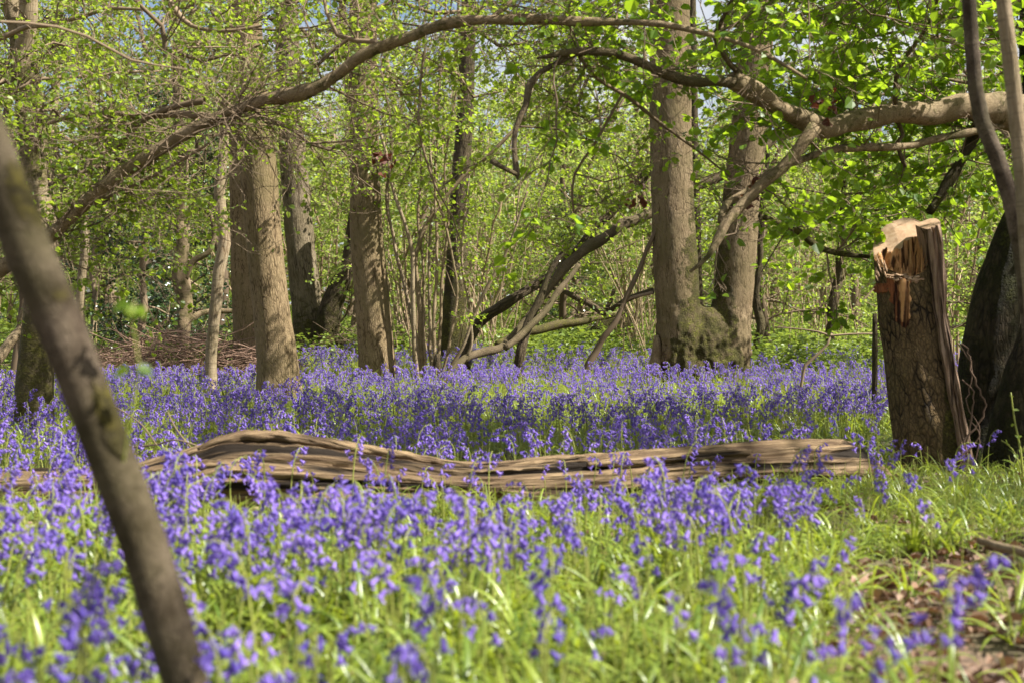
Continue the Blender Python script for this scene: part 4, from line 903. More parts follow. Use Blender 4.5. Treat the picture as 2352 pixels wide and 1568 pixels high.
# hazel coppice of thin stems
cb = G(985, 888); cb.z = gz(cb.x, cb.y)
HZ = thing('hazel_coppice', 'clump of many thin upright hazel stems from one foot, centre left', 'shrub', cb)
W_, L_ = Tubes(), Leaves()
stems = [([(958, 886, 11), (950, 760, 10), (948, 640, 10), (942, 560, 9), (905, 440, 8), (880, 330, 7), (850, 200, 6)], 'p'),
 ([(975, 886, 14), (968, 780, 14), (966, 700, 15), (950, 600, 13), (958, 575, 12), (975, 530, 11), (1010, 470, 10), (1060, 410, 9), (1140, 340, 9), (1200, 280, 8), (1290, 190, 6)], 'h'),
 ([(990, 886, 9), (988, 760, 8), (986, 600, 7), (992, 450, 7), (985, 300, 6), (975, 100, 5)], 'p'),
 ([(996, 886, 8), (998, 740, 8), (1003, 560, 7), (1000, 400, 7), (1010, 200, 6), (1025, 0, 5)], 'c'),
 ([(1002, 886, 9), (1012, 760, 8), (1016, 640, 7), (1030, 500, 6), (1022, 380, 6), (1050, 200, 5)], 'c'),
 ([(968, 886, 10), (960, 800, 9), (930, 660, 9), (905, 560, 8), (890, 450, 8), (898, 330, 7), (880, 150, 5)], 'p'),
 ([(984, 886, 8), (975, 800, 7), (972, 620, 6), (960, 500, 6), (968, 380, 5), (950, 200, 4)], 'c'),
 ([(1010, 886, 10), (1060, 800, 9), (1090, 720, 8), (1130, 640, 8), (1170, 560, 6), (1210, 440, 5)], 'p'),
 ([(1016, 872, 8), (1080, 800, 7), (1076, 700, 7), (1062, 600, 6), (1066, 500, 5), (1080, 380, 4)], 'p'),
 ([(1006, 886, 9), (1030, 800, 7), (1050, 680, 7), (1040, 600, 6), (1020, 500, 6), (1000, 450, 5)], 'h')]
for k, (s_, kind) in enumerate(stems):
    add_branch(HZ, cb, s_, cb.y + .1 * (k % 3 - 1), cb.y + rng.uniform(-.5, .8), {'p': M['pale'], 'h': M['hazel'], 'c': M['hazel']}[kind], 8, .04, name='stem', seed=120 + k)
    a_, b_ = smooth_line(*line(s_, cb.y, cb.y + .2), .1); sprays(W_, L_, a_, b_, 5, 1.1, O_MID, up=.2, lo=.45, hi=1)
add_branch(HZ, cb, [(1000, 892, 20), (1002, 860, 22), (1004, 835, 20), (1005, 812, 12)], cb.y - .1, cb.y - .1, M['dark'], 10, .15, name='dead_stub', seed=140)
link('twigs', W_.mesh('twigs', M['twig'], cb), HZ); link('leaves', L_.mesh('leaves', M['leaf_mid'], cb), HZ); TRUNKS.append((cb.x, cb.y, .2))

# low mound stump
mb = G(1378, 870); tb = Tubes()
sp, sr = smooth_line([Vector((mb.x, mb.y, mb.z - .05)), Vector((mb.x, mb.y, mb.z + .08)), Vector((mb.x + .01, mb.y, mb.z + .16)), Vector((mb.x, mb.y, mb.z + .2))], [.16, .15, .10, .02], .02)
tb.add(sp, sr, 20, bump=.12, seed=9)
thing('low_stump', 'small rounded brown stump among the bluebells left of the twin trunked tree', 'stump', mb, data=tb.mesh('low_stump', M['stump'], mb, lambda V: .3 + 0 * V[:, 0]))
TRUNKS.append((mb.x, mb.y, .14))
# decayed stump at far centre
fb = G(1416, 812); tb = Tubes()
sp, sr = smooth_line([Vector((fb.x - .2, fb.y, fb.z - .05)), Vector((fb.x - .15, fb.y, fb.z + .3)), Vector((fb.x + .1, fb.y - .1, fb.z + .55)), Vector((fb.x + .3, fb.y - .2, fb.z + .5))], [.45, .36, .25, .12], .05)
tb.add(sp, sr, 24, bump=.2, seed=19)
thing('root_plate', 'upturned mossy root lump far behind, left of the twin trunked tree', 'tree root', fb, data=tb.mesh('root_plate', M['dark'], fb, lambda V: .8 + 0 * V[:, 0]))

# dead roots / sticks between stump and big tree
b = P(2230, 1070, 8.6); b.z = gz(b.x, b.y); tb = Tubes()
for s_ in ([(2200, 792, 7), (2222, 800, 8), (2234, 860, 9), (2262, 930, 9), (2240, 985, 9), (2215, 1010, 12), (2205, 1060, 9)], [(2210, 870, 6), (2236, 900, 7), (2232, 960, 8), (2222, 1010, 9), (2200, 1080, 7)], [(2225, 960, 6), (2250, 1000, 7), (2215, 1040, 7), (2190, 1085, 5)], [(2190, 780, 4), (2232, 840, 5), (2222, 930, 5), (2252, 990, 5), (2236, 1080, 5)]):
    a_, r_ = smooth_line(*line(s_, 8.5), .03); a_ = a_ + rng.normal(size=a_.shape) * .004; tb.add(a_, r_ * .55, 7, bump=.1)
thing('climbing_roots', 'pale dead climbing roots in the gap between stump and big dark trunk', 'roots', b, data=tb.mesh('climbing_roots', M['limbtwig'], b))
# stick in the grass at the right edge
a_, r_ = smooth_line(*line([(2250, 1240, 16), (2290, 1252, 20), (2352, 1268, 24), (2430, 1290, 26)], 4.9, 4.5), .03); tb = Tubes(); tb.add(a_, r_, 12, bump=.12, seed=5)
thing('stick', 'short broken brown stick lying in the grass at the right edge', 'stick', Vector(a_[0]), data=tb.mesh('stick', M['hazel'], a_[0], lambda V: .1 + 0 * V[:, 0]))
# small leafy seedling at the foot of the big dark trunk
b = P(2352, 1130, 7.9); b.z = gz(b.x, b.y); tb, lf = Tubes(), Leaves()
for s_ in ([(2352, 1120, 5), (2345, 1040, 5), (2330, 960, 4), (2322, 900, 3)], [(2350, 1080, 4), (2325, 1030, 3), (2300, 1010, 3)], [(2345, 1040, 3), (2370, 990, 3)]):
    a_, r_ = smooth_line(*line(s_, 7.9), .03); tb.add(a_, r_, 6)
    for q in a_[3:][::2]: lf.add(np.array(q)[None], rng.normal(size=(1, 3)), np.array([[0, -.4, 1.]]) + rng.normal(size=(1, 3)) * .3, np.array([rng.uniform(.03, .05)]))
r_ = thing('seedling', 'small bright leafy seedling at the foot of the big dark trunk, right edge', 'seedling', b); link('stem', tb.mesh('stem', M['stem'], b), r_); link('leaves', lf.mesh('leaves', M['nettle'], b), r_)
# thin twig across the left flowers
a_, r_ = smooth_line(*line([(300, 1026, 5), (360, 1020, 5), (410, 1010, 4), (500, 1040, 4), (560, 1050, 3)], 7.3, 6.9), .03); tb = Tubes(); tb.add(a_, r_, 6, bump=.1)
for s_ in ([(385, 945, 3), (405, 985, 4), (440, 1030, 4), (470, 1070, 3)], [(250, 925, 3), (320, 970, 4), (360, 1022, 4)]):
    a2, r2 = smooth_line(*line(s_, 7.2, 7.0), .03); tb.add(a2, r2, 6, bump=.1)
thing('dead_twig', 'thin dead twig caught in the bluebells behind the left end of the log', 'twig', Vector(a_[0]), data=tb.mesh('dead_twig', M['twig'], a_[0]))
a_, r_ = smooth_line(*line([(985, 1440, 7), (1040, 1425, 8), (1100, 1412, 8), (1190, 1412, 6)], 4.0, 4.1), .03); tb = Tubes(); tb.add(a_, r_, 6, bump=.1)
thing('dead_twig', 'pale bare twig lying in the grass, bottom centre', 'twig', Vector(a_[0]), data=tb.mesh('dead_twig', M['cane'], a_[0]))

# ---- clusters of withered leaves caught on the boughs
for px, py, dd, lb in ((1900, 240, 8.0, 'bunch of dark red withered leaves caught above the right bough'), (1465, 455, 8.2, 'bunch of dark red withered leaves hanging left of the twin trunked tree'), (1722, 430, 8.2, 'small withered brown leaf bunch on the thin branch before the twin tree'), (880, 365, 9, 'withered brown leaf scrap hanging at the right side of the plain middle trunk')):
    c = np.array(P(px, py, dd)); lf = Leaves(); k = 14
    lf.add(c + rng.normal(size=(k, 3)) * .035, rng.normal(size=(k, 3)) - [0, 0, .8], rng.normal(size=(k, 3)), rng.uniform(.03, .06, k))
    thing('withered_leaf_bunch', lb, 'dead leaves', Vector(c), data=lf.mesh('withered_leaf_bunch', M['dead_red'], c, fold=.3))

# ---- brushwood heap at left
bh = G(420, 862); bh.y -= .9; bh.x *= bh.y / (bh.y + .9); tb = Tubes()
for k in range(900):
    u = rng.uniform(-1, 1); q = np.array([bh.x + u * 1.35, bh.y + rng.uniform(-.5, .9), 0]); q[2] = gz(q[0], q[1]) + rng.uniform(0, .62) * (1 - u * u * .6)
    d_ = unit(np.array([rng.normal(), rng.normal() * .5, rng.normal() * .28])); L0 = rng.uniform(.3, 1.1); n = 5; p_ = q - d_ * L0 / 2; pp = [p_]
    for i in range(n): d_ = unit(d_ + rnd3(.16)); p_ = p_ + d_ * L0 / n; p_[2] = max(p_[2], gz(p_[0], p_[1])); pp.append(p_)
    tb.fast(pp, np.linspace(rng.uniform(.003, .009) * (2.2 if k % 40 == 0 else 1), .002, n + 1), 4)
thing('brushwood_heap', 'tangled heap of bare reddish brown twigs behind the bluebells at left', 'brushwood', bh, data=tb.mesh('brushwood_heap', M['brush'], bh))
bh2 = G(900, 822); tb = Tubes()
for k in range(260):
    u = rng.uniform(-1, 1); q = np.array([bh2.x + u * 1.5, bh2.y + rng.uniform(-.5, .9), 0]); q[2] = gz(q[0], q[1]) + rng.uniform(0, .6) * (1 - u * u * .7)
    d_ = unit(np.array([rng.normal(), rng.normal() * .5, rng.normal() * .35])); L0 = rng.uniform(.5, 1.5); n = 5; p_ = q - d_ * L0 / 2; pp = [p_]
    for i in range(n): d_ = unit(d_ + rnd3(.16)); p_ = p_ + d_ * L0 / n; pp.append(p_)
    tb.fast(pp, np.linspace(rng.uniform(.005, .013) * (3 if k % 30 == 0 else 1), .003, n + 1), 4)
thing('dead_branch_heap', 'dark heap of dead branches far behind, right of the plain middle trunk', 'brushwood', bh2, data=tb.mesh('dead_branch_heap', M['twig'], bh2))

# ---------------------------------------------------------------- shrubs and trees of the wood, copied about
def variant_hazel(seed):
    tb, lf = Tubes(), Leaves()
    o = dict(seg=0.35, wig=0.13, grav=[-.03, -.02, .03], kids=[0, 6, 9], t0=[0, .15, .22], ratio=[0, .42, .36], out=.6, leaves=19, off=.08, leaf=.085, tilt=.7)
    for k in range(10):
        a = k * 2.4 + rng.random(); sp_ = rng.uniform(.08, .45)
        grow(tb, lf, np.array([math.cos(a) * .15, math.sin(a) * .15, -.05]), unit(np.array([math.cos(a) * sp_, math.sin(a) * sp_, 1])), rng.uniform(4.5, 7.5), rng.uniform(.016, .035), 2, o)
    return tb.mesh('stems', M['cane']), lf.mesh('crown', M['leaf_far'])
def variant_thorn(seed):
    tb, lf = Tubes(), Leaves()
    o = dict(seg=0.3, wig=0.2, grav=[-.03, .0, .02], kids=[0, 7, 8], t0=[0, .1, .15], ratio=[0, .45, .5], out=.6, leaves=23, off=.1, leaf=.07, tilt=.7)
    pts = [np.array([0, 0, -.1])]; d = unit(np.array([rng.normal() * .25, rng.normal() * .2, 1]))
    for i in range(16): d = unit(d + rnd3(.12) + [0, 0, .1]); pts.append(pts[-1] + d * .5)
    tb.add(np.array(pts), np.linspace(.11, .03, 17), 9, bump=.05, closed=False)
    for k in range(16):
        i = int(rng.uniform(1, 15)); a = rng.uniform(0, 6.28); e = rng.uniform(-.1, .7)
        grow(tb, lf, pts[i], np.array([math.cos(a) * math.cos(e), math.sin(a) * math.cos(e), math.sin(e)]), rng.uniform(1.6, 3.0) * (1.1 - i / 30), .03, 2, o)
    return tb.mesh('trunk', M['twig']), lf.mesh('crown', M['leaf_far'])
def variant_tall(seed):
    tb, lf = Tubes(), Leaves()
    o = dict(seg=0.6, wig=0.14, grav=[-.03, .0, .03], kids=[0, 6, 8], t0=[0, .1, .2], ratio=[0, .4, .45], out=.6, leaves=9.5, off=.25, leaf=.17, tilt=.7)
    pts = [np.array([0, 0, -.1])]; d = unit(np.array([rng.normal() * .06, rng.normal() * .06, 1]))
    for i in range(18): d = unit(d + rnd3(.04) + [0, 0, .05]); pts.append(pts[-1] + d * .95)
    tb.add(np.array(pts), np.linspace(.22, .05, 19), 9, bump=.04, closed=False)
    for k in range(22):
        i = int(rng.uniform(1, 18)); a = rng.uniform(0, 6.28); e = rng.uniform(0, .8)
        grow(tb, lf, pts[i], np.array([math.cos(a) * math.cos(e), math.sin(a) * math.cos(e), math.sin(e)]), rng.uniform(2.5, 4.8) * (1.1 - i / 36), .05, 2, o)
    return tb.mesh('trunk', M['twig']), lf.mesh('crown', M['leaf_far'])
def variant_holly(seed):
    tb, lf = Tubes(), Leaves()
    o = dict(seg=0.25, wig=0.15, grav=[-.03, .0, .02], kids=[0, 8, 9], t0=[0, .05, .1], ratio=[0, .42, .42], out=.8, leaves=36, off=.06, leaf=.062, tilt=.9)
    pts = [np.array([0, 0, -.1])] + [np.array([rng.normal() * .03, rng.normal() * .03, .5 * i]) for i in range(1, 10)]
    tb.add(np.array(pts), np.linspace(.07, .02, 10), 8, closed=False)
    for k in range(20):
        i = k % 9 + 1; a = rng.uniform(0, 6.28); e = rng.uniform(-.2, .6)
        grow(tb, lf, pts[i], np.array([math.cos(a) * math.cos(e), math.sin(a) * math.cos(e), math.sin(e)]), rng.uniform(1.2, 1.9) * (1.1 - i / 16), .02, 2, o)
    return tb.mesh('trunk', M['twig']), lf.mesh('crown', M['leaf_holly'])
VAR = {'hazel': [variant_hazel(i) for i in range(2)], 'thorn': [variant_thorn(i) for i in range(2)], 'tall': [variant_tall(i) for i in range(2)], 'holly': [variant_holly(0)]}
for k, v in VAR.items(): print(k, [len(a[1].polygons) // 2 for a in v])
def place(kind, x, y, s, rot, label, group, name, cat):
    tr, cr = VAR[kind][random.randrange(len(VAR[kind]))]
    r_ = thing(name, label, cat, (x, y, gz(x, y)), group); r_.rotation_euler = (0, 0, rot); r_.scale = (s, s, s * random.uniform(.9, 1.1))
    link('stems' if kind == 'hazel' else 'trunk', tr, r_); link('crown', cr, r_); return r_
# nearer named ones
for kind, px, d, s, lb in [('holly', 330, 22, 1.0, 'dark glossy holly bush behind the brushwood heap at left, the taller'), ('holly', 430, 24.5, .9, 'dark glossy holly bush behind the grey brown mossy trunk at left'), ('holly', 215, 26, .9, 'dark glossy holly bush at far left beside the crooked pale trunk'),
                           ('holly', 1330, 31, .75, 'dark green bush low behind the leaning poles'),
                           ('thorn', 30, 17.5, .7, 'bushy hawthorn with fine green leaves at the left edge'), ('thorn', 120, 20.5, .75, 'leafy hawthorn rising behind the forked trunk at left'),
                           ('thorn', 360, 27.0, .9, 'fine leaved hawthorn rising behind the holly bushes'), ('thorn', 480, 26, .9, 'green hawthorn filling the gap left of the dappled stout trunk'),
                           ('hazel', 750, 28, .9, 'airy hazel bush between the rugged trunk and the plain middle trunk'), ('hazel', 940, 27, .8, 'airy sunlit hazel behind the clump of thin stems'),
                           ('hazel', 1110, 26, .8, 'hazel with many pale canes behind the crossing leaning trunks'), ('thorn', 1290, 28, .8, 'spreading leafy thorn tree behind the crossing leaning trunks'),
                           ('hazel', 1450, 27, .8, 'hazel with pale canes just left of the twin trunked tree'), ('thorn', 1760, 26, .75, 'bright leafy thorn tree right behind the twin trunked tree'),
                           ('hazel', 1880, 29, .8, 'hazel with pale canes in the sunny gap left of the stump'), ('thorn', 2000, 24, .8, 'leafy thorn tree directly behind the broken stump'),
                           ('hazel', 2180, 20, .75, 'leafy hazel in the gap between stump and big dark trunk'), ('thorn', 2300, 18, .7, 'leafy thorn tree hidden behind the big dark trunk')]:
    p = P(px, 757, d); place(kind, p.x, p.y, s, random.uniform(0, 6.28), lb, None, {'holly': 'holly_bush', 'thorn': 'hawthorn_tree', 'hazel': 'hazel_shrub'}[kind], {'holly': 'bush', 'thorn': 'tree', 'hazel': 'shrub'}[kind])
# rows further back
for row, (d0, d1, n, kinds, hx) in enumerate([(31, 36, 13, ('hazel', 'thorn', 'thorn'), .40), (37, 44, 15, ('thorn', 'hazel', 'tall'), .42), (46, 56, 15, ('tall', 'tall', 'thorn'), .42), (58, 72, 15, ('tall',), .42)]):
    for k in range(n):
        d = random.uniform(d0, d1); x = (-1 + 2 * (k + .5 + random.uniform(-.4, .4)) / n) * hx * d
        kind = kinds[k % len(kinds)]
        lb = {'hazel': 'bushy hazel shrub far back in the wood, one of many', 'thorn': 'leafy small tree far back in the wood, one of many', 'tall': 'tall leafy tree at the back of the wood, one of many'}[kind]
        place(kind, x, d, random.uniform(.85, 1.15), random.uniform(0, 6.28), lb, {'hazel': 'hazel shrubs far back in the wood', 'thorn': 'small trees far back in the wood', 'tall': 'tall trees at the back of the wood'}[kind],
              {'hazel': 'hazel_shrub', 'thorn': 'small_tree', 'tall': 'tall_tree'}[kind], {'hazel': 'shrub', 'thorn': 'tree', 'tall': 'tree'}[kind])
# thin dead straight canes scattered at the edge of the glade
tb = Tubes()
for k in range(170):
    px = random.choice([random.uniform(1740, 1990), random.uniform(1090, 1200), random.uniform(1430, 1510), random.uniform(200, 470), random.uniform(900, 1100)])
    d = random.uniform(23, 31); b_ = P(px, 757, d); z = gz(b_.x, b_.y); hh = random.uniform(1, 3.2)
    q = np.array([b_.x, b_.y, z]); dd = unit(np.array([random.gauss(0, .22), random.gauss(0, .15), 1])); pp = [q]
    for i in range(4): dd = unit(dd + rnd3(.05)); pp.append(pp[-1] + dd * hh / 4)
    tb.fast(pp, np.linspace(random.uniform(.006, .014), .003, 5), 4)
thing('undergrowth_canes', 'pale thin upright canes crowding the far edge of the bluebells', 'canes', kind='stuff', data=tb.mesh('canes', M['cane']))
# far mass of leaves
lf = Leaves(); k = 45000
q = np.stack([rng.uniform(-45, 45, k), rng.uniform(80, 95, k), np.zeros(k)], -1); q[:, 2] = ground(q[:, 0], q[:, 1]) + rng.random(k) ** 1.3 * 11
lf.add(q, rng.normal(size=(k, 3)), rng.normal(size=(k, 3)) + [0, 0, .6], rng.uniform(.25, .55, k))
thing('far_woods', 'hazy green mass of leaves where the far wood closes the view', 'woodland', kind='stuff', data=lf.mesh('far_woods', M['leaf_far']))

# ---------------------------------------------------------------- bluebells
def bell_mesh(tb_V, tb_F, tb_r, p, d, s):
    """a nodding bell: narrow tube with six curled tips; p = where its stalk ends, d = direction it hangs"""
    ref = np.array([0.3, 1, 0.2]); a = unit(np.cross(d, ref)); b = np.cross(d, a)
    prof = [(0, .0012), (.003, .0030), (.009, .0042), (.0145, .0046)]
    V = []; ph = rng.random() * 6.28
    for z, r_ in prof:
        for k in range(6): an = ph + k * math.pi / 3; V.append(p + d * z * s + (a * math.cos(an) + b * math.sin(an)) * r_ * s)
    for k in range(6):
        an = ph + (k + .5) * math.pi / 3; V.append(p + d * .0185 * s + (a * math.cos(an) + b * math.sin(an)) * .0085 * s)
    for k in range(6):
        an = ph + (k + .5) * math.pi / 3; V.append(p + d * .0165 * s + (a * math.cos(an) + b * math.sin(an)) * .0115 * s)
    n0 = sum(len(v) for v in tb_V)
    F = []
    for r_ in range(3):
        for k in range(6): F.append((r_ * 6 + k, r_ * 6 + (k + 1) % 6, r_ * 6 + 6 + (k + 1) % 6, r_ * 6 + 6 + k))
    for k in range(6): F.append((18 + k, 18 + (k + 1) % 6, 24 + k, 24 + k)); 
    for k in range(6): F.append((18 + (k + 1) % 6, 30 + k, 24 + k, 18 + k))
    F = [f for f in F[:18]]
    T = [(18 + k, 18 + (k + 1) % 6, 24 + k) for k in range(6)] + [(24 + k, 30 + k, 18 + k) for k in range(6)]
    tb_V.append(np.array(V)); tb_F[0].append(np.array(F) + n0); tb_F[1].append(np.array(T) + n0); tb_r.append(np.full(len(V), rng.random()))
def make_bluebell(bells, H, arch, size):
    """stem with an arching tip, bells down one side"""
    pts = []; n = 16
    for i in range(n + 1):
        t = i / n; lean = .02 * t * t; c = max(0, t - .62) / .38
        pts.append((lean + arch * c ** 1.8, .01 * math.sin(t * 4), H * (t - .30 * c ** 2.2 * (.4 + arch * 4))))
    pts = np.array(pts); tb = Tubes(); tb.add(pts, np.linspace(.0042, .0014, n + 1), 6, closed=False)
    V, F, r_ = [], ([], []), []
    for k in range(bells):
        t = .60 + .40 * (k + .6) / bells; x = t * n; i = min(int(x), n - 1); q = pts[i] + (pts[i + 1] - pts[i]) * (x - i)
        side = 1 if k % 2 else -1
        out = unit(np.array([.7 + rng.normal() * .5, side * .75 + rng.normal() * .5, .25 + rng.normal() * .3])); L0 = .012 * size * (1.3 - .5 * (k / bells)) * rng.uniform(.5, 1.7)
        e = q + out * L0; mid = q + out * L0 * .6 + np.array([0, 0, .003])
        e2 = e + np.array([.003, 0, -.003]); tb.fast([q, mid, e2], [.0011, .001, .0009], 3)
        d = unit(np.array([.35 + rng.normal() * .35, side * .35 + rng.normal() * .35, -rng.uniform(.35, 1.1)]))
        bell_mesh(V, F, r_, e2, d, size * (1.15 - .35 * k / bells))
    return tb, (np.concatenate(V), [np.concatenate(F[0]), np.concatenate(F[1])], np.concatenate(r_))
def strap_leaves(k, L0, wd, spread=1.0):
    V, F, r_ = [], [], []; n0 = 0
    for j in range(k):
        a = rng.uniform(0, 6.28); L = L0 * rng.uniform(.6, 1.15); el = rng.uniform(.75, 1.4); seg = 8; p = np.array([math.cos(a) * .01, math.sin(a) * .01, -.01]); rows = []
        drop = rng.uniform(.12, .30) * spread; h = np.array([math.cos(a), math.sin(a), 0]); side = np.array([-math.sin(a), math.cos(a), 0]); e = el
        for i in range(seg + 1):
            t = i / seg; wv = wd * (.55 + .9 * t) * (1 - t ** 3.5) + .0006; d = h * math.cos(e) + np.array([0, 0, 1]) * math.sin(e); nn = np.cross(side, d)
            rows += [p - side * wv / 2 + nn * wv * .25, p, p + side * wv / 2 + nn * wv * .25]
            p = p + d * L / seg; e -= drop * (.4 + t); p[2] = max(p[2], .004)
        V.append(np.array(rows))
        for i in range(seg):
            q = n0 + i * 3; F += [(q, q + 1, q + 4, q + 3), (q + 1, q + 2, q + 5, q + 4)]
        n0 += len(rows); r_.append(np.full(len(rows), rng.random()))
    return np.concatenate(V), [np.array(F)], np.concatenate(r_)
BB = []
for bells, H, arch, size in ((9, .40, .045, 1.3), (7, .35, .06, 1.25), (11, .43, .05, 1.3), (5, .30, .035, 1.25), (8, .38, .085, 1.35), (12, .42, .03, 1.2), (6, .37, .02, 1.3), (10, .33, .06, 1.15)):
    tb, (V, F, r_) = make_bluebell(bells, H, arch, size)
    st = tb.mesh('stem', M['stem']); fl = mesh('flower_head', V, F, [M['petal']], True, {'rnd': r_})
    LV, LF, lr = strap_leaves(3, .30, .011); le = mesh('leaf_tuft', LV, LF, [M['strap']], True, {'rnd': lr})
    BB.append((st, fl, le, (tb, V, F, r_)))
def joined(i):
    tb, V, F, r_ = BB[i][3]; SV = np.concatenate(tb.V); SQ = np.concatenate(tb.Q); n = len(SV)
    me = mesh('flower', np.vstack([SV, V]), [SQ, F[0] + n, F[1] + n], [M['stem'], M['petal']], True, {'rnd': np.concatenate([np.concatenate(tb.rn), r_])}, [0] * len(SQ) + [1] * (len(F[0]) + len(F[1])))
    return me
def unlinked_collection(name, meshes):
    c = bpy.data.collections.new(name)
    for i, me in enumerate(meshes):
        o = bpy.data.objects.new('%s_source_%02d' % (name, i), me); c.objects.link(o)
    return c
def scatter(name, label, cat, coll, n_src, pos, rot, scl, rnd_idx=None):
    """one 'stuff' object: points carrying instances of the meshes in coll"""
    k = len(pos); me = bpy.data.meshes.new(name); me.vertices.add(k); me.vertices.foreach_set('co', np.asarray(pos, np.float32).ravel())
    a = me.attributes.new('rot', 'FLOAT_VECTOR', 'POINT'); a.data.foreach_set('vector', np.asarray(rot, np.float32).ravel())
    a = me.attributes.new('scl', 'FLOAT', 'POINT'); a.data.foreach_set('value', np.asarray(scl, np.float32))
    a = me.attributes.new('idx', 'INT', 'POINT'); a.data.foreach_set('value', rng.integers(0, n_src, k).astype(np.int32))
    o = thing(name, label, cat, kind='stuff', data=me)
    ng = bpy.data.node_groups.new(name, 'GeometryNodeTree')
    ng.interface.new_socket('Geometry', in_out='INPUT', socket_type='NodeSocketGeometry'); ng.interface.new_socket('Geometry', in_out='OUTPUT', socket_type='NodeSocketGeometry')
    gi, go = ng.nodes.new('NodeGroupInput'), ng.nodes.new('NodeGroupOutput')
    ci = ng.nodes.new('GeometryNodeCollectionInfo'); ci.inputs['Collection'].default_value = coll; ci.inputs['Separate Children'].default_value = True; ci.inputs['Reset Children'].default_value = True
    ip = ng.nodes.new('GeometryNodeInstanceOnPoints'); ip.inputs['Pick Instance'].default_value = True
    def na(nm, ty):
        x = ng.nodes.new('GeometryNodeInputNamedAttribute'); x.data_type = ty; x.inputs[0].default_value = nm; return x.outputs[0]
    lk = ng.links.new
    lk(gi.outputs[0], ip.inputs['Points']); lk(ci.outputs[0], ip.inputs['Instance']); lk(na('idx', 'INT'), ip.inputs['Instance Index'])
    er = ng.nodes.new('FunctionNodeEulerToRotation'); lk(na('rot', 'FLOAT_VECTOR'), er.inputs[0]); lk(er.outputs[0], ip.inputs['Rotation'])
    lk(na('scl', 'FLOAT'), ip.inputs['Scale']); lk(ip.outputs[0], go.inputs[0])
    md = o.modifiers.new('scatter', 'NODES'); md.node_group = ng
    return o

def project(x, y, z):
    return 1176 + x / y * FPX, 757 - (z - CAMZ) / y * FPX
logx, logy, logr = LOG[:, 0], LOG[:, 1], LOGR
def log_y(x): return np.interp(x, logx, logy)
def clear(x, y, m=0.0):
    ok = np.ones(len(x), bool)
    for tx, ty, tr in TRUNKS: ok &= (x - tx) ** 2 + (y - ty) ** 2 > (tr + m) ** 2
    ly = log_y(x); lr_ = np.interp(x, logx, logr)
    ok &= ~((np.abs(y - ly) < lr_ + .02) & (x < logx[-1]))
    return ok
def cluster(x, y, f=1.0, s=0): return snoise(np.stack([x, y, 0 * x], -1) * f, 2.2, s)
def dens(x, y):
    px, py = project(x, y, ground(x, y)); D = np.zeros(len(x))
    front = y < log_y(x) - .05
    D = np.where(y < 3.3, 10, np.where(y < 3.7, 26, 66.0))
    D = np.where(front & (y > 5.5), 26, D); D = np.where(front & (y > 4.8) & (px > 500) & (px < 1330), 7, D); D = np.where(front & (y > 6.2) & (px > 1350), 12, D)
    D = np.where(front & (px < 700) & (y < 3.5), 24, D); D = np.where(front & (px > 240) & (px < 500) & (y > 5.2), 14, D)
    D = np.where(front & (px > 1550) & (y < 4.0), 20, D); D = np.where(front & (px < 240) & (y > 5.0), 14, D)
    D = np.where(front & (px > 1840), np.where(y < 6.0, 5, 9), D)
    D = np.where(front & (px > 2060), 3.0, D)
    back = ~front
    D = np.where(back, np.where(y < 12, 46.0, 42.0), D)
    D = np.where(back & (px > 1830) & (y < 10.5), 10.0, D)
    D = np.where(back & (px > 2040) & (y < 9.5), 5.0, D)
    D = np.where(y > 17, 25, D); D = np.where(y > 21, 15, D); D = np.where((y > 18) & (px > 1720), 12, D)
    D = np.where(y > 27 + 2 * np.sin(x), 0, D)
    left = (px < 700) & (y > np.interp(px, [-200, 250, 600, 700], [15.5, 16.5, 17.5, 26])); D = np.where(left, 0, D)
    D = D * np.where(front, 1.15, 1.0) * np.clip(1 + np.where(front, .3, .65) * cluster(x, y, 1.0, 3) + .6 * cluster(x, y, 3.6, 4), .15, 2)
    return D
def sample(maxd, density, y0, y1, extra=0.0):
    area = 0; n = int(maxd * .5 * (y1 - y0) * ((.37 + extra) * (y0 + y1)) * 2 / 1.0); y = np.sqrt(rng.uniform(y0 ** 2, y1 ** 2, n)); x = rng.uniform(-1, 1, n) * (.37 + extra) * y
    n_true = maxd * (.37 + extra) * (y1 ** 2 - y0 ** 2); keep = rng.random(n) < n_true / n
    x, y = x[keep], y[keep]; k = rng.random(len(x)) < density(x, y) / maxd
    return x[k], y[k]
fx, fy = sample(125, dens, 2.2, 29.5, .03)
ok = clear(fx, fy, .01); fx, fy = fx[ok], fy[ok]
# keep the blurred stem's foreground clear, and a few very near heads at the lower corners
isfront = fy < log_y(fx) - .05
fpx, fpy = project(fx, fy, ground(fx, fy))
inview = (fpx > -60) & (fpx < 2412)
cand = np.where(isfront & inview)[0]; cand = cand[np.argsort(fy[cand])]
single = cand[:288]; rest = np.ones(len(fx), bool); rest[single] = False
print('bluebells', len(fx), 'front', len(cand))
near_pts = [(fx[i], fy[i]) for i in single]
for px, d in ((140, 2.5), (170, 2.65), (110, 2.75), (2010, 2.4), (1960, 2.55), (2160, 2.5), (2190, 2.7), (600, 2.9), (1560, 2.8), (660, 3.0)):
    q = P(px, 757, d); near_pts.append((q.x, q.y))
near_pts.sort(key=lambda q: q[1])
def region(x, y):
    px, py = project(x, y, gz(x, y))
    if y < 3.1: return 'very blurred violet bluebell right in front of the camera', 'nearest bluebells in front of the camera'
    if px > 1800: return 'violet bluebell in the thin scatter on the grass before the stump and big tree', 'bluebells scattered on the grass at right'
    if y > 5.6: return 'violet bluebell standing against the near side of the fallen log', 'bluebells along the front of the log'
    if px < 500: return 'violet bluebell in the foreground by the blurred leaning stem', 'foreground bluebells beside the leaning stem'
    return 'violet bluebell in the foreground stand before the log, centre of the picture', 'foreground bluebells in the centre'
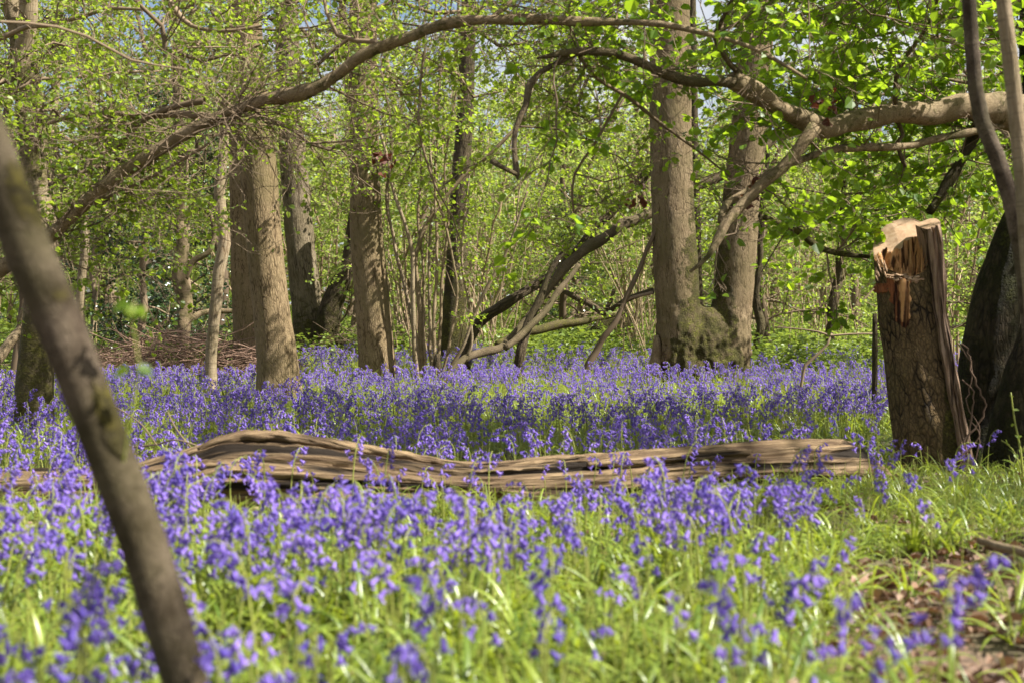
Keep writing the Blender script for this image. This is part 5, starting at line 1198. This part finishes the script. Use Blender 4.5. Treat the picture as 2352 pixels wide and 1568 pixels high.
for i, (x, y) in enumerate(near_pts):
    st, fl, le, _ = BB[random.randrange(8)]; lb, gr = region(x, y)
    b_ = bpy.data.objects.new('bluebell', None); COL.objects.link(b_); tag(b_, lb, 'bluebell', gr)
    b_.location = (x, y, gz(x, y)); b_.rotation_euler = (random.gauss(0, .07), random.gauss(0, .07), random.uniform(0, 6.28)); s = random.uniform(.85, 1.2) * (.88 if y > 5.6 else 1); b_.scale = (s, s, s)
    for nm, me_ in (('stem', st), ('flower_head', fl), ('leaf_tuft', le)): link(nm, me_, b_)
bx, by = fx[rest], fy[rest]; k = len(bx)
fc = unlinked_collection('flower', [joined(i) for i in range(8)])
scatter('bluebell_carpet', 'dense carpet of violet bluebells spreading from the log back through the wood', 'bluebells', fc, 8,
        np.stack([bx, by, ground(bx, by)], -1), np.stack([rng.normal(0, .08, k), rng.normal(0, .08, k), rng.uniform(0, 6.28, k)], -1), rng.uniform(.66, 1.08, k))
# strap leaves and grass
def ldens(x, y):
    px, py = project(x, y, ground(x, y)); front = y < log_y(x)
    D = np.where(front, 150, 66.0); D = np.where(y > 15, 42, D)
    lit = (px > 1960 + 70 * np.sin(y * 5)) & (y < 5.4)
    D = np.where(lit, 11, D);     D = np.where(y > 28, 8, D)
    left = (px < 700) & (y > 19); D = np.where(left, 6, D)
    return D * np.clip(1 + .55 * cluster(x, y, 2.6, 9), .1, 2)
gx, gy = sample(200, ldens, 1.6, 32, .03); ok = clear(gx, gy); gx, gy = gx[ok], gy[ok]; k = len(gx); print('tufts', k)
def tuft(i):
    V, F, r_ = strap_leaves(7, .30, .0145, 1.35) if i < 4 else strap_leaves(9, .2, .005, 1.3)
    tb = Tubes()
    for k in range(3 if i % 2 else 1):
        p_ = np.array([rng.normal() * .03, rng.normal() * .03, -.01]); l_ = rng.uniform(.14, .27); q_ = rng.normal(size=2) * .03
        tb.fast([p_, p_ + [q_[0] * .4, q_[1] * .4, l_ * .5], p_ + [q_[0], q_[1], l_]], [.0036, .003, .0012], 4)
    SV = np.concatenate(tb.V); SQ = np.concatenate(tb.Q); n = len(V)
    return mesh('tuft', np.vstack([V, SV]), [F[0], SQ + n], [M['strap'], M['stem']], True, {'rnd': np.concatenate([r_, np.concatenate(tb.rn)])}, [0] * len(F[0]) + [1] * len(SQ))
tc_ = unlinked_collection('tuft', [tuft(i) for i in range(6)])
scatter('strap_leaves_and_grass', 'bright green strap leaves and grass covering the ground under the bluebells', 'grass', tc_, 6,
        np.stack([gx, gy, ground(gx, gy)], -1), np.stack([rng.normal(0, .15, k), rng.normal(0, .15, k), rng.uniform(0, 6.28, k)], -1), rng.uniform(.5, 1.0, k) * np.where(gy > 9, 1.0, np.where(gy < 4.8, 1.15, np.where(gy > 5.6, .7, .9))))
# undergrowth at the far edge
def weed(i):
    lf = Leaves(); n = 26; z = rng.uniform(.08, .5, n); a = rng.uniform(0, 6.28, n); r0 = rng.uniform(.01, .12, n)
    lf.add(np.stack([np.cos(a) * r0, np.sin(a) * r0, z], -1), np.stack([np.cos(a), np.sin(a), rng.uniform(-.5, .2, n)], -1), np.array([0, 0, 1]) + rng.normal(size=(n, 3)) * .4, rng.uniform(.05, .10, n)); return lf.mesh('weed', M['nettle'])
wc = unlinked_collection('weed', [weed(i) for i in range(3)])
def wdens(x, y):
    px, py = project(x, y, ground(x, y)); D = np.where(y > 24, 7.0, 0); D = np.where((y > 19) & (px > 1720) & (px < 2100), 9, D); D = np.where((px > 1150) & (px < 1500) & (y > 22), 8, D)
    D = np.where((px < 620) & (y > 19.5), 6, D); return np.where(y > 45, 4, D) * np.clip(1 + .6 * cluster(x, y, .8, 12), .1, 2)
ux, uy = sample(18, wdens, 15, 60, .04); ok = clear(ux, uy, .1); ux, uy = ux[ok], uy[ok]; k = len(ux); print('weeds', k)
scatter('undergrowth', 'pale green leafy undergrowth along the far edge of the bluebells', 'undergrowth', wc, 3, np.stack([ux, uy, ground(ux, uy)], -1), np.stack([rng.normal(0, .1, k), rng.normal(0, .1, k), rng.uniform(0, 6.28, k)], -1), rng.uniform(.6, 1.2, k))
# dead leaves on the ground
def dead(i):
    lf = Leaves(); n = 5; lf.add(rng.normal(size=(n, 3)) * [.05, .05, .006] + [0, 0, .012], rng.normal(size=(n, 3)) * [1, 1, .25], np.array([0, 0, 1]) + rng.normal(size=(n, 3)) * .45, rng.uniform(.018, .06, n)); return lf.mesh('dead', M['leaf_dead'], fold=.32, width=.34)
dc = unlinked_collection('dead', [dead(i) for i in range(4)])
def ddens(x, y):
    px, py = project(x, y, ground(x, y)); D = np.where((px > 1700) & (y < 5.6), 135.0, 22.0); return np.where(y > 9, 5, D)
lx, ly_ = sample(140, ddens, 1.8, 14, .03); k = len(lx); print('dead', k)
scatter('leaf_litter', 'dry brown leaf litter on the bare soil, bottom right', 'leaf litter', dc, 4, np.stack([lx, ly_, ground(lx, ly_) + .004], -1), np.stack([rng.normal(0, .2, k), rng.normal(0, .2, k), rng.uniform(0, 6.28, k)], -1), rng.uniform(.7, 1.2, k))
for o in bpy.data.objects:
    if '_top' in o: del o['_top']
